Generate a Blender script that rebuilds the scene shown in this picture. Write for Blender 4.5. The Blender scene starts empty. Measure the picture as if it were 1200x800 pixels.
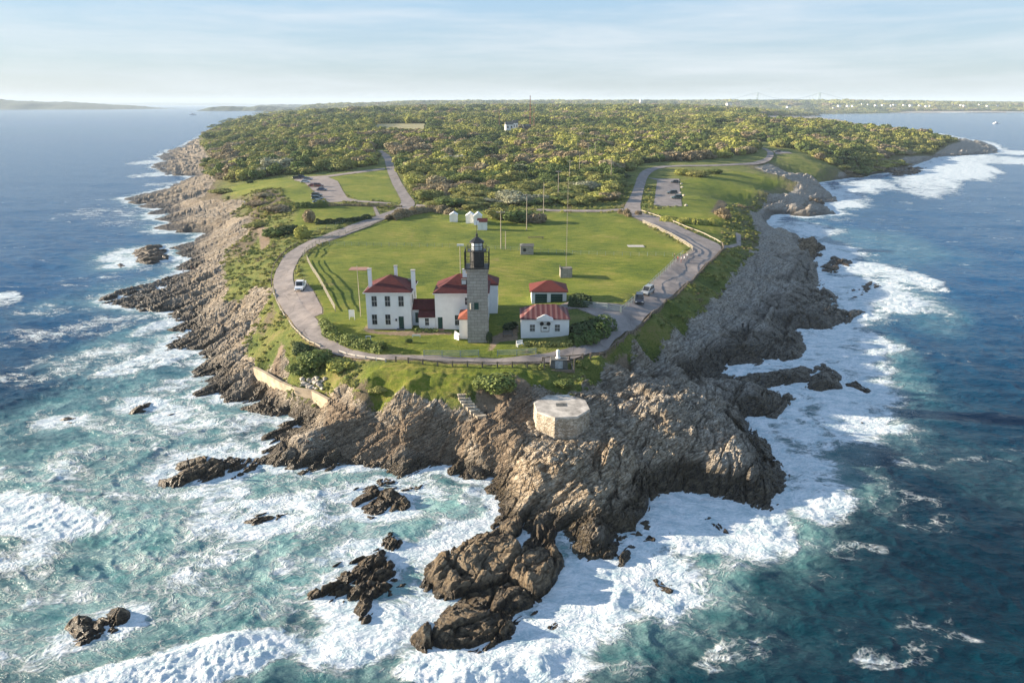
import bpy, math, random
import numpy as np
from math import radians, sin, cos, tan, pi
S = bpy.context.scene
COL = S.collection
random.seed(7)

# ------------------------------------------------------------------ camera
PITCH = radians(19.2); CAMZ = 48.0; FPX = 800.0
cam = bpy.data.cameras.new('camera'); camo = bpy.data.objects.new('camera', cam); COL.objects.link(camo)
cam.sensor_width = 36; cam.lens = 24.0; cam.clip_start = 0.5; cam.clip_end = 90000
camo.location = (0, 0, CAMZ); camo.rotation_euler = (pi/2 - PITCH, 0, 0)
S.camera = camo

# ------------------------------------------------------------------ light
SUN_EL = radians(13.0); SUN_AZ = radians(9.0)         # sun stands to the left (-x) and a little beyond (+y)
sdir = (-cos(SUN_EL)*cos(SUN_AZ), cos(SUN_EL)*sin(SUN_AZ), sin(SUN_EL))
sl = bpy.data.lights.new('sun', 'SUN'); sl.energy = 5.0; sl.angle = radians(0.55); sl.color = (1.0, 0.84, 0.64)
so = bpy.data.objects.new('sun', sl); COL.objects.link(so)
so.rotation_euler = (pi/2 - SUN_EL, 0, math.atan2(sdir[0], -sdir[1]))
so.location = (-200, 50, 120)
W = bpy.data.worlds.new('World'); S.world = W; W.use_nodes = True
nt = W.node_tree; nt.nodes.clear()
def wn(t, **k):
    n = nt.nodes.new(t)
    for a, b in k.items(): setattr(n, a, b)
    return n
sky = wn('ShaderNodeTexSky', sky_type='NISHITA', sun_disc=False, sun_elevation=SUN_EL, sun_rotation=math.atan2(sdir[0], sdir[1]),
         altitude=50, air_density=1.0, dust_density=0.6, ozone_density=2.0)
tc = wn('ShaderNodeTexCoord'); mp = wn('ShaderNodeMapping'); mp.inputs['Scale'].default_value = (2.0, 2.0, 22.0)
mp.inputs['Rotation'].default_value = (0.0, 0.05, 0.3)
nz = wn('ShaderNodeTexNoise'); nz.inputs['Scale'].default_value = 1.6; nz.inputs['Detail'].default_value = 7; nz.inputs['Roughness'].default_value = 0.6
nz.inputs['Distortion'].default_value = 0.2
rp = wn('ShaderNodeValToRGB'); rp.color_ramp.elements[0].position = 0.40; rp.color_ramp.elements[1].position = 0.70
rp.color_ramp.elements[1].color = (0.6, 0.6, 0.6, 1)
mx = wn('ShaderNodeMix', data_type='RGBA'); bg = wn('ShaderNodeBackground'); ow = wn('ShaderNodeOutputWorld')
hsv = wn('ShaderNodeHueSaturation'); hsv.inputs['Saturation'].default_value = 0.9
L = nt.links.new
L(tc.outputs['Generated'], mp.inputs[0]); L(mp.outputs[0], nz.inputs['Vector']); L(nz.outputs['Fac'], rp.inputs[0])
L(rp.outputs[0], mx.inputs[0]); L(sky.outputs[0], hsv.inputs['Color']); L(hsv.outputs[0], mx.inputs[6]); mx.inputs[7].default_value = (4.7, 5.0, 5.3, 1)
cg = wn('ShaderNodeValToRGB'); e = cg.color_ramp.elements; e[0].position = 0.0; e[0].color = (2.8, 3.15, 3.3, 1); e[1].position = 1.0; e[1].color = (0.9, 1.9, 3.8, 1)
for p_, c_ in ((0.05, (2.8, 3.6, 4.2, 1)), (0.15, (2.2, 3.6, 5.1, 1)), (0.45, (1.3, 2.5, 4.4, 1))):
    q_ = e.new(p_); q_.color = c_
sx_ = wn('ShaderNodeSeparateXYZ'); L(tc.outputs['Generated'], sx_.inputs[0]); L(sx_.outputs[2], cg.inputs[0])
m2 = wn('ShaderNodeMix', data_type='RGBA'); m2.inputs[0].default_value = 0.8; L(hsv.outputs[0], m2.inputs[6]); L(cg.outputs[0], m2.inputs[7]); L(m2.outputs[2], mx.inputs[6])
L(mx.outputs[2], bg.inputs[0]); L(bg.outputs[0], ow.inputs[0]); bg.inputs[1].default_value = 0.06
S.view_settings.view_transform = 'Standard'; S.view_settings.look = 'None'; S.view_settings.gamma = 1
S.view_settings.exposure = 1.6
S.render.engine = 'CYCLES'
S.cycles.max_bounces = 5; S.cycles.diffuse_bounces = 2; S.cycles.glossy_bounces = 2; S.cycles.transmission_bounces = 2
S.cycles.volume_bounces = 0; S.cycles.use_denoising = True; S.cycles.denoising_prefilter = 'ACCURATE'; S.cycles.transparent_max_bounces = 6

# ------------------------------------------------------------------ helpers
def tag(o, label=None, cat=None, group=None, kind=None):
    if label: o['label'] = label
    if cat: o['category'] = cat
    if group: o['group'] = group
    if kind: o['kind'] = kind
    return o
def empty(name, loc=(0, 0, 0), rz=0.0, label=None, cat=None, group=None):
    o = bpy.data.objects.new(name, None); COL.objects.link(o)
    o.location = loc; o.rotation_euler = (0, 0, rz); o.empty_display_size = 0.2
    return tag(o, label, cat, group)
def mesh_np(name, verts, faces, mat, parent=None, smooth=False, attrs=None):
    """faces: int array (n,4) or (n,3) or list of lists"""
    me = bpy.data.meshes.new(name)
    if isinstance(faces, np.ndarray):
        k = faces.shape[1]; n = len(faces)
        me.vertices.add(len(verts)); me.vertices.foreach_set('co', np.asarray(verts, dtype=np.float32).ravel())
        me.loops.add(n*k); me.loops.foreach_set('vertex_index', faces.astype(np.int32).ravel())
        me.polygons.add(n); me.polygons.foreach_set('loop_start', np.arange(0, n*k, k, dtype=np.int32))
        me.update(calc_edges=True)
    else:
        me.from_pydata([tuple(v) for v in verts], [], [list(f) for f in faces]); me.update()
    if smooth: me.polygons.foreach_set('use_smooth', np.ones(len(me.polygons), dtype=bool))
    if attrs:
        for a, val in attrs.items():
            if val.ndim == 1:
                at = me.attributes.new(a, 'FLOAT', 'POINT'); at.data.foreach_set('value', val.astype(np.float32))
            else:
                at = me.attributes.new(a, 'FLOAT_COLOR', 'POINT'); at.data.foreach_set('color', val.astype(np.float32).ravel())
    if mat:
        if isinstance(mat, (list, tuple)):
            for m in mat: me.materials.append(m)
        else: me.materials.append(mat)
    o = bpy.data.objects.new(name, me); COL.objects.link(o)
    if parent: o.parent = parent
    return o
class MB:
    def __init__(s): s.v = []; s.f = []
    def add(s, vs, fs):
        b = len(s.v); s.v += [tuple(v) for v in vs]; s.f += [[i+b for i in f] for f in fs]; return s
    def box(s, x0, x1, y0, y1, z0, z1):
        return s.add([(x0,y0,z0),(x1,y0,z0),(x1,y1,z0),(x0,y1,z0),(x0,y0,z1),(x1,y0,z1),(x1,y1,z1),(x0,y1,z1)],
                     [(0,3,2,1),(4,5,6,7),(0,1,5,4),(1,2,6,5),(2,3,7,6),(3,0,4,7)])
    def cyl(s, x, y, z0, z1, r0, r1=None, n=10, ph=0.0):
        r1 = r0 if r1 is None else r1
        vs = [(x+r0*cos(ph+2*pi*i/n), y+r0*sin(ph+2*pi*i/n), z0) for i in range(n)] + [(x+r1*cos(ph+2*pi*i/n), y+r1*sin(ph+2*pi*i/n), z1) for i in range(n)]
        fs = [(i, (i+1) % n, n+(i+1) % n, n+i) for i in range(n)] + [tuple(range(n-1, -1, -1)), tuple(range(n, 2*n))]
        return s.add(vs, fs)
    def bar(s, p, q, w, h=None):
        """box-section bar from p to q (width w, height h)"""
        h = h or w
        p = np.array(p, float); q = np.array(q, float); d = q-p; l = np.linalg.norm(d)
        if l < 1e-6: return s
        d /= l; up = np.array((0, 0, 1.0))
        if abs(d[2]) > 0.95: up = np.array((0, 1.0, 0))
        a = np.cross(d, up); a /= np.linalg.norm(a); b = np.cross(a, d)
        vs = []
        for c in (p, q):
            for sa, sb in ((-1,-1),(1,-1),(1,1),(-1,1)): vs.append(c + a*sa*w/2 + b*sb*h/2)
        return s.add(vs, [(0,1,2,3),(7,6,5,4),(0,4,5,1),(1,5,6,2),(2,6,7,3),(3,7,4,0)])
    def hip(s, x0, x1, y0, y1, z, rise, rx0=None, rx1=None, th=0.12):
        """hipped roof over a rectangle with its ridge along x from rx0 to rx1"""
        ym = (y0+y1)/2
        if rx0 is None: rx0 = rx1 = (x0+x1)/2
        e = [(x0,y0,z-th),(x1,y0,z-th),(x1,y1,z-th),(x0,y1,z-th),(x0,y0,z),(x1,y0,z),(x1,y1,z),(x0,y1,z),(rx0,ym,z+rise),(rx1,ym,z+rise)]
        f = [(0,3,2,1),(0,1,5,4),(1,2,6,5),(2,3,7,6),(3,0,4,7)]
        if abs(rx1-rx0) < 1e-5:
            e = e[:9]; f += [(4,5,8),(5,6,8),(6,7,8),(7,4,8)]
        else: f += [(4,5,9,8),(5,6,9),(6,7,8,9),(7,4,8)]
        return s.add(e, f)
    def build(s, name, mat, parent=None, smooth=False, loc=None):
        o = mesh_np(name, s.v, s.f, mat, parent, smooth)
        if loc: o.location = loc
        return o

# ---- numpy noise
def _h(ix, iy, s):
    h = (ix.astype(np.int64)*374761393 + iy.astype(np.int64)*668265263 + int(s)*982451653) & 0xffffffff
    h = ((h ^ (h >> 13))*1274126177) & 0xffffffff
    h = ((h ^ (h >> 16))*2246822519) & 0xffffffff
    return ((h ^ (h >> 15)) & 0xffffff)/16777216.0
def noise(x, y, s=0):
    ix = np.floor(x); iy = np.floor(y); fx = x-ix; fy = y-iy
    u = fx*fx*fx*(fx*(fx*6-15)+10); v = fy*fy*fy*(fy*(fy*6-15)+10)
    def g(a, b):
        t = _h(ix+a, iy+b, s)*2*pi
        return np.cos(t)*(fx-a) + np.sin(t)*(fy-b)
    return ((g(0,0)*(1-u)+g(1,0)*u)*(1-v) + (g(0,1)*(1-u)+g(1,1)*u)*v)*1.5
def fbm(x, y, o=4, s=0, g=0.5):
    r = 0; a = 1; t = 0
    for i in range(o):
        r = r + a*noise(x, y, s+i*17); t += a; a *= g; x = x*2.03+5.1; y = y*2.03+1.7
    return r/t
def facets(x, y, s=0, tilt=0.8):
    """blocky cells: each cell a tilted plane with its own offset -> (height, distance to cell centre)"""
    ix = np.floor(x); iy = np.floor(y)
    best = np.full(x.shape, 9.0); sec = np.full(x.shape, 9.0); hh = np.zeros(x.shape)
    for a in (-1, 0, 1):
        for b in (-1, 0, 1):
            cx = ix+a; cy = iy+b
            px = cx+0.15+0.7*_h(cx, cy, s); py = cy+0.15+0.7*_h(cx, cy, s+5)
            dx = x-px; dy = y-py; d = dx*dx+dy*dy
            z = (_h(cx, cy, s+9)-0.5) + tilt*(dx*(_h(cx, cy, s+13)-0.5) + dy*(_h(cx, cy, s+21)-0.5))*2
            m = d < best
            sec = np.where(m, best, np.minimum(sec, d)); best = np.where(m, d, best); hh = np.where(m, z, hh)
    return hh, np.sqrt(sec)-np.sqrt(best)
def sstep(a, b, x):
    t = np.clip((x-a)/(b-a), 0, 1); return t*t*(3-2*t)

# ---- pixel -> world
def P(u, v, z):
    u = np.asarray(u, float); v = np.asarray(v, float); z = np.asarray(z, float)
    a = (u-600)/FPX; b = (400-v)/FPX
    dy = cos(PITCH) + b*sin(PITCH); dz = -sin(PITCH) + b*cos(PITCH)
    t = (z-CAMZ)/dz
    return t*a, t*dy
def ppm(y, z):               # metres per photo pixel at (y, z)
    return (y*cos(PITCH) + (CAMZ-z)*sin(PITCH))/FPX
def sdist(x, y, poly):
    """signed distance, positive inside the polygon"""
    x = np.asarray(x, float); y = np.asarray(y, float)
    sh = x.shape; x = x.ravel(); y = y.ravel()
    best = np.full(x.shape, 1e18); ins = np.zeros(x.shape, bool)
    n = len(poly)
    for i in range(n):
        ax, ay = poly[i]; bx, by = poly[(i+1) % n]
        ex, ey = bx-ax, by-ay; L2 = ex*ex+ey*ey+1e-12
        t = np.clip(((x-ax)*ex+(y-ay)*ey)/L2, 0, 1)
        d = (x-ax-t*ex)**2 + (y-ay-t*ey)**2
        np.minimum(best, d, out=best)
        if ay != by:
            c = ((ay > y) != (by > y)) & (x < (bx-ax)*(y-ay)/(by-ay)+ax)
            ins ^= c
    d = np.sqrt(best)
    return np.where(ins, d, -d).reshape(sh)
def polydist(x, y, pl):
    """distance to an open polyline"""
    best = np.full(np.shape(x), 1e18)
    for (ax, ay), (bx, by) in zip(pl[:-1], pl[1:]):
        ex, ey = bx-ax, by-ay; L2 = ex*ex+ey*ey+1e-12
        t = np.clip(((x-ax)*ex+(y-ay)*ey)/L2, 0, 1)
        np.minimum(best, (x-ax-t*ex)**2 + (y-ay-t*ey)**2, out=best)
    return np.sqrt(best)
def PP(lst):
    a = np.array(lst, float)
    z = a[:, 2] if a.shape[1] > 2 else np.zeros(len(a))
    x, y = P(a[:, 0], a[:, 1], z)
    return np.stack([x, y], 1)

# ------------------------------------------------------------------ surveyed outlines
COAST = [(375,128),(345,132),(310,138),(270,148),(240,158),(229,163),(213,172),(198,176),(184,183),(190,188),(177,196),(188,200),(196,206),(226,207),(213,213),
 (190,222),(165,228),(143,232),(160,241),(187,246),(168,253),(200,262),(178,266),(202,272),(236,275),(226,283),(199,291),(212,300),(224,306),(203,314),(214,320),
 (176,332),(142,341),(112,355),(137,359),(163,364),(197,367),(205,373),(201,385),(207,390),(186,397),(196,401),(191,411),(221,410),(243,416),(232,434),(221,445),
 (240,451),(228,464),(248,461),(270,470),(300,477),(308,488),(322,498),(345,500),(312,512),(308,530),(300,542),(320,550),(341,553),(367,554),(400,546),(450,552),(470,562),(493,553),
 (522,548),(540,561),(573,563),(577,580),(590,600),(586,618),(583,628),(610,632),(647,627),(660,632),(668,645),(687,657),(723,657),(733,630),(773,627),(768,602),(783,581),(807,573),
 (840,587),(873,594),(900,597),(917,571),(915,548),(905,528),(888,508),(876,492),(905,489),(932,470),(908,456),(935,450),(962,459),(986,456),(983,440),(962,426),
 (935,431),(902,437),(870,440),(838,437),(862,430),(890,427),(932,421),(944,410),(944,394),(938,386),(974,385),(1013,366),(987,362),(984,348),(962,338),
 (960,328),(957,307),(947,284),(933,276),(903,267),(897,260),(912,252),(945,254),(980,251),(963,238),(982,236),(970,223),(950,215),(1000,208),(1033,203),(1060,200),(1073,193),
 (1100,184),(1167,180),(1170,173),(1153,166),(1127,163),(1100,157),(1050,151),(1000,145),(958,138),(950,134),(1010,133),(1100,132.5),(1300,132)]
coast_w = [tuple(p) for p in PP(COAST)] + [(9500, 12000), (-2600, 12000)]

VEG = [(232,163,3),(245,185,5),(262,200,6),(250,215,7),(228,232,5),(258,233,7),(290,236,8),(272,250,6),(300,262,7),(290,275,6),(268,290,5),(262,310,5),(268,335,5),
 (262,350,5),(285,350,5.5),(300,335,7),(317,336,8.7),(320,348,8.4),(308,365,6),(300,382,5),(290,395,4.5),(291,413,4),(300,424,4),(318,424,5),(332,405,7.4),(342,414,7.4),
 (334,438,5),(342,452,4.5),(372,458,4.5),(392,444,7.2),(418,437,7.8),(410,455,6.5),(430,472,5.8),(455,458,7.4),(480,461,7.5),(520,465,7.5),(540,468,7.5),
 (556,471,7.2),(580,477,6.5),(600,462,7.2),(625,450,7.9),(650,456,7.4),(682,461,6.4),(692,446,7.4),(706,430,7.9),(725,425,7.9),(748,402,8.4),(790,381,7.6),(830,352,7.4),
 (858,322,7.2),(880,294,7.4),(890,275,7.4),(883,262,7.2),(876,243,7.6),(900,226,7.5),(936,214,7.8),(912,205,10.4),(884,196,10.6),(900,191,10.8),(955,203,8.0),(985,197,7),(1015,193,5.5),
 (1060,183,6),(1108,173,6),(1128,166,3)]
veg_w = [tuple(p) for p in PP(VEG)] + [(400, 1100), (600, 1800), (1300, 3000), (2200, 4000), (9000, 4100), (9000, 12000), (-2400, 12000), (-1500, 4200), (-800, 1900)]

CTRL = [(690,512,5.4),(740,482,6.2),(760,459,6.8),(712,496,5.2),(800,470,6.6),(850,500,5.6),(882,540,4.2),(903,566,2.2),(835,540,4.5),(800,552,3.2),(780,568,1.2),(850,575,1.8),
 (620,548,4.8),(650,540,5.4),(690,530,5.4),(600,572,3),(622,602,3),(700,580,4.8),(692,622,3.4),(715,645,1.6),(752,575,2.0),(755,610,1.0),(660,590,2.6),(640,615,1.2),(725,545,5.0),(740,600,1.4),
 (655,506,4.8),(620,510,4.9),(595,515,5.6),(565,520,4.4),(560,545,2),(600,545,4),(575,500,5.6),(600,490,6.2),(540,490,6.5),
 (500,500,5.2),(470,505,4.8),(520,525,3.6),(480,535,2.4),(440,500,4.6),(430,525,2.8),(400,505,3.8),(370,515,3.4),(350,522,3.0),(340,540,1.8),(320,538,1.4),(380,540,2.0),(350,505,1.4),
 (400,480,4.6),(375,480,2.6),(340,475,1.5),(300,460,1.3),(280,450,1.6),(260,440,1.8),(310,445,1.6),(440,480,5.4),(345,490,.9),(460,540,1.4),
 (280,420,3),(262,400,2.8),(240,400,1.9),(250,380,2.6),(275,370,3.6),(230,370,1.7),(222,350,2.0),(245,350,3),(200,350,1.4),(170,350,1.0),(250,330,3.4),(225,330,2.2),(240,310,2.6),
 (255,290,3.2),(240,290,2.4),(262,270,4.2),(230,262,2.6),(212,258,1.6),(245,248,3.8),(215,243,2.2),(200,236,1.8),(240,232,4.4),(220,222,3.4),(245,208,5),(215,198,2.6),(235,190,4.4),(212,185,2.2),
 (225,175,3.5),(240,170,6),
 (700,470,3.4),(722,452,3.4),(735,440,4.0),(755,452,1.0),(770,440,0.8),(800,440,0.5),(745,425,6.4),(775,412,5.6),(800,425,2.2),(840,425,1.2),(830,405,4.4),(800,398,4.8),(850,385,4.4),(890,372,4.2),
 (925,385,3.4),(870,405,3.4),(910,405,2.0),(860,362,5.0),(880,350,4.8),(905,348,4.4),(950,352,2.8),(972,362,2.4),(930,365,3.4),(965,378,2),(920,332,5.0),(890,325,5),
 (935,310,3.2),(900,300,4.6),(940,295,4.2),(905,280,4.0),(925,283,3.2),(950,320,2.4),(890,270,5.4),(900,262,2.0),(890,250,4.0),(905,240,2.2),(930,240,3.4),(950,245,2.4),(940,228,3.2),(920,225,4.2),
 (950,218,2.2),(970,210,2.4),(1000,202,2.6),(1040,196,2.6),(1080,187,2.6),(1120,178,3.0),(1140,172,3),
 (860,470,3.6),(880,450,2.8),(900,470,2.2),(850,450,2.6),(910,480,1.6),(960,440,2.8),(935,440,1.6),(825,450,3.6)]
ZPY = ([0, 160, 250, 350, 600, 1000, 2000, 4000, 6000, 12000], [9, 9, 10.4, 11.4, 15, 20, 28, 36, 50, 62])
def zp(y): return np.interp(y, *ZPY)
# points on the plateau: pixel, intersected with the trend zp(y)
PLAT = [(742,394),(768,378),(792,357),(814,336),(835,315),(853,298),(726,405),(705,418),(330,300),(325,330),(335,355),(350,385),(380,402),(420,412),(470,418),(520,425),(580,425),(640,422),(690,410),(740,385),(780,350),(820,315),(842,290),(800,265),(750,250),
 (450,385),(550,385),(640,390),(450,340),(550,330),(650,330),(720,330),(400,300),(500,280),(600,270),(700,270),(780,290),(430,440),(480,445),(540,445),(600,440),(350,260),(300,225),(330,215),(400,230),(450,245),
 (460,215),(450,185),(330,250),(420,265),(300,245),(780,230),(820,230),(850,255),(830,210),(750,215),(860,200),(900,182),(940,182),(700,240),(380,205),(300,195)]
def plat_pts():
    a = np.array(PLAT, float); z = np.full(len(a), 9.0)
    for _ in range(12):
        x, y = P(a[:, 0], a[:, 1], z); z = 0.5*z+0.5*zp(y)
    return x, y, z
pts = []
for u, v in COAST:
    x, y = P(u, v, 0); pts.append((float(x), float(y), 0.0))
for lst in (VEG, CTRL):
    for u, v, z in lst:
        if lst is CTRL: z = z*(0.6 if (u > 785 and 290 < v < 422) else 0.68 if u < 300 else 0.86 if u < 545 else 0.84 if (v > 490 and u > 660) else 1)
        x, y = P(u, v, z); pts.append((float(x), float(y), z))
pts += list(zip(*[map(float, q) for q in plat_pts()]))
for yy in (460, 600, 800, 1100, 1500, 2100, 2900):                       # inland trend under the woods
    for k in range(-6, 12):
        xx = k*yy*0.13
        d = sdist(np.array([xx]), np.array([float(yy)]), coast_w)[0]
        if d > yy*0.13: pts.append((xx, yy, float(zp(yy))))
for yy in (4600, 6000, 8500, 12000):
    for k in range(-3, 12):
        xx = k*yy*0.13
        d = sdist(np.array([xx]), np.array([float(yy)]), coast_w)[0]
        if d > 300: pts.append((xx, yy, float(zp(yy))*(0.75 if k > 4 else 1)))
seen = set(); pp = []
for p in pts:
    k = (round(p[0]*2), round(p[1]*2))
    if k not in seen: seen.add(k); pp.append(p)
RB = np.array(pp)
def ker(r): return -r
A_ = ker(np.hypot(RB[:, None, 0]-RB[None, :, 0], RB[:, None, 1]-RB[None, :, 1]))
n_ = len(RB); M_ = np.zeros((n_+1, n_+1)); M_[:n_, :n_] = A_ + np.eye(n_)*(-0.05); M_[:n_, n_] = 1; M_[n_, :n_] = 1
RW = np.linalg.solve(M_, np.concatenate([RB[:, 2], [0]]))
def rbf(x, y):
    sh = np.shape(x); x = np.ravel(x); y = np.ravel(y); out = np.empty(x.shape)
    for i in range(0, len(x), 20000):
        r = np.hypot(x[i:i+20000, None]-RB[None, :, 0], y[i:i+20000, None]-RB[None, :, 1])
        out[i:i+20000] = -(r @ RW[:-1]) + RW[-1]
    return out.reshape(sh)

STR = radians(58); DIP = 1.5                       # strike of the strata from +x; how far outcrop lines shift with height
def rock_relief(x, y, blocky, zb=0.0, bw=0.45):
    """layered, jointed rock: long tilted ledges plus broken blocks"""
    s = x*cos(STR)+y*sin(STR); t = -x*sin(STR)+y*cos(STR)+DIP*zb
    t2 = t + fbm(x/16, y/16, 3, 31)*4.0; r = 0
    for W_, A, sd in ((8.5, 2.2, 1), (3.3, 0.85, 2)):
        q = t2/W_ + 0.7*fbm(s/(W_*5.0), t/(W_*2.6), 3, 40+sd)
        k = np.floor(q); f = q-k
        amp = np.clip(0.55+0.9*noise(s/(W_*5.0)+k*7.31, k*3.17+0.5, 70+sd), 0.1, 1.2)
        prof = np.where(f < 0.82, f/0.82, (1-f)/0.18)
        r = r + A*(prof-0.55)*amp
    tb = -x*sin(STR)+y*cos(STR)+0.45*zb + fbm(x/16, y/16, 3, 31)*4.0
    b = 0
    for W_, A, sd in ((5.0, 1.5, 11), (2.1, 0.85, 12), (0.95, 0.42, 13), (0.42, 0.17, 15)):
        ss = (s*0.6)/W_+fbm(x/W_/1.5, y/W_/1.5, 2, sd)*0.35; tt = tb/W_
        h, e = facets(ss, tt, sd, 0.85)
        b = b + A*h - A*0.55*sstep(0.16, 0.0, e)
    b = b+0.35
    r = r*(1-0.75*blocky) + b*(bw+(1-bw)*blocky)
    return r + 0.22*fbm(x/1.3, y/1.3, 4, 90)
RECT_FLAT = []           # (x, y, r, z) level pads
PLX, PLY = 6.75, 87.6
# big single rock masses: photo pixel, z there, radii in px (along, across), tilt in the picture, added height
MND = [(790,402,3.75,80,18.7,24,4.8),(865,378,3.45,52,22,18,4.57),(935,368,2.55,52,17.6,4,4.8),(872,342,3.75,40,15.4,-5,3.96),(925,330,3,40,18.7,-14,4.8),(888,302,3.45,34,13.2,-5,3.96),(928,292,2.55,28,11,-5,3.96),(862,468,3,62,22,-12,1.3),(958,441,1.5,30,14,0,1.4),(690,545,5,75,34,52,1.5),
 (815,500,5.5,95,30,-25,1.8),(885,552,3,40,28,-45,1.2),(612,560,3.5,42,26,50,1.3),(718,606,2.5,48,26,62,1.3),(655,592,2,40,18,58,1.2),(352,520,2.5,56,13,22,1.5),(500,518,4.5,62,18,20,1.6),(430,530,2.5,40,12,18,1),(545,525,4,30,14,40,1.2),
 (228,375,2,52,7,26,1.4),(258,352,2.6,60,7,30,1.5),(180,348,1,50,6,24,1.2),(270,398,2.5,46,8,30,1.5),(252,428,2,42,7,30,1.4),(285,452,1.5,40,8,20,1.2),(225,328,2,46,6,28,1.6),(250,300,2.8,48,6,28,1.8),(215,300,1.8,34,5,25,1.6),(245,272,3,50,5,25,2.2),
 (205,262,1.2,32,4,22,2),(180,240,1.2,36,4,18,2.2),(215,238,2.2,40,4,20,2.4),(240,252,3,40,4,22,2.2),(185,226,1.5,36,3,14,2.6),(225,216,3,34,3.5,15,3),(210,196,2,30,3,12,3),(930,240,3,40,6,8,3.62),(950,222,2.5,50,5,6,3.62),(1040,197,2,60,4,6,3.62),(1120,178,2.5,50,4,4,4.35),
 (330,478,1.4,34,8,15,1),(720,448,3.4,40,12,-15,1.2),(880,358,4.5,50,11,8,2.28),(845,418,2.25,60,7.7,14,2.13)]
def mounds(x, y):
    out = np.zeros(x.shape); jn = fbm(x/6, y/6, 3, 133)
    for u, v, z, ru, rv, tl, hh in MND:
        cx, cy = P(u, v, z); cy2 = P(u, v-1, z)[1]; k = ppm(cy, z); ky = cy2-cy
        m = (np.abs(x-cx) < (ru+rv)*k*1.4) & (np.abs(y-cy) < (ru*abs(sin(radians(tl)))+rv)*ky*1.6+3)
        if not m.any(): continue
        p = (x[m]-cx)/k; q = (y[m]-cy)/ky; t = radians(tl)
        e = ((p*cos(t)+q*sin(t))/ru)**2 + ((-p*sin(t)+q*cos(t))/rv)**2 + 0.55*jn[m]
        out[m] = np.maximum(out[m], hh*np.clip(1-e, 0, 1)**0.45)
    return out
CLF = [([(655,636,0),(662,612,1.2),(672,585,2.5),(690,565,3.5)],7,2.6),([(775,606,0),(762,580,1.2),(748,555,3),(735,530,4.5)],12,2.6),([(545,562,0),(570,545,2),(598,528,3.5),(620,505,4.5)],7,2.0),([(700,652,0),(712,625,2),(705,590,3.5)],4,1.6),
 ([(590,592,0),(612,575,2),(640,560,3.6)],4,1.4),([(850,592,0),(842,560,2.5),(815,530,4)],6,1.8),([(905,545,1),(880,520,3.5),(840,505,5)],5,1.5),([(770,452,0.5),(740,462,2),(715,470,3)],9,2.5),([(800,470,5),(775,500,5),(770,530,4)],5,1.3),([(720,500,5),(700,530,4.5),(668,548,4)],4,1.3),
 ([(470,562,0),(480,540,2),(500,525,4)],5,1.6),([(400,546,0),(415,530,2),(440,515,3.5)],4,1.4),([(312,515,0),(345,508,1.5),(380,498,3)],4,1.2),
 ([(945,392,0),(905,400,1.5),(850,402,2.5),(812,412,3)],8.1,4.08),([(938,386,0),(905,378,2),(880,382,2.5)],5.4,3.74),([(960,348,0.5),(925,352,2),(885,356,3)],6.75,4.42),([(957,312,0.5),(920,314,2),(885,318,3.5)],5.4,4.08),([(932,420,0),(905,425,1.5),(870,432,2)],8.1,2.72)]
CLFW = [([(float(P(u, v, z)[0]), float(P(u, v, z)[1])) for u, v, z in pl], w*float(ppm(P(pl[0][0], pl[0][1], 0)[1], 1)), dp) for pl, w, dp in CLF]
def clefts(x, y):
    out = np.zeros(x.shape); j = fbm(x/2.5, y/2.5, 3, 171)
    for pl, w, dp in CLFW:
        q = np.array(pl); m = (x > q[:, 0].min()-4*w) & (x < q[:, 0].max()+4*w) & (y > q[:, 1].min()-4*w) & (y < q[:, 1].max()+4*w)
        if m.any(): out[m] = np.maximum(out[m], dp*np.exp(-(polydist(x[m], y[m], pl)/(w*(1+0.6*j[m])))**2))
    return out
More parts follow.
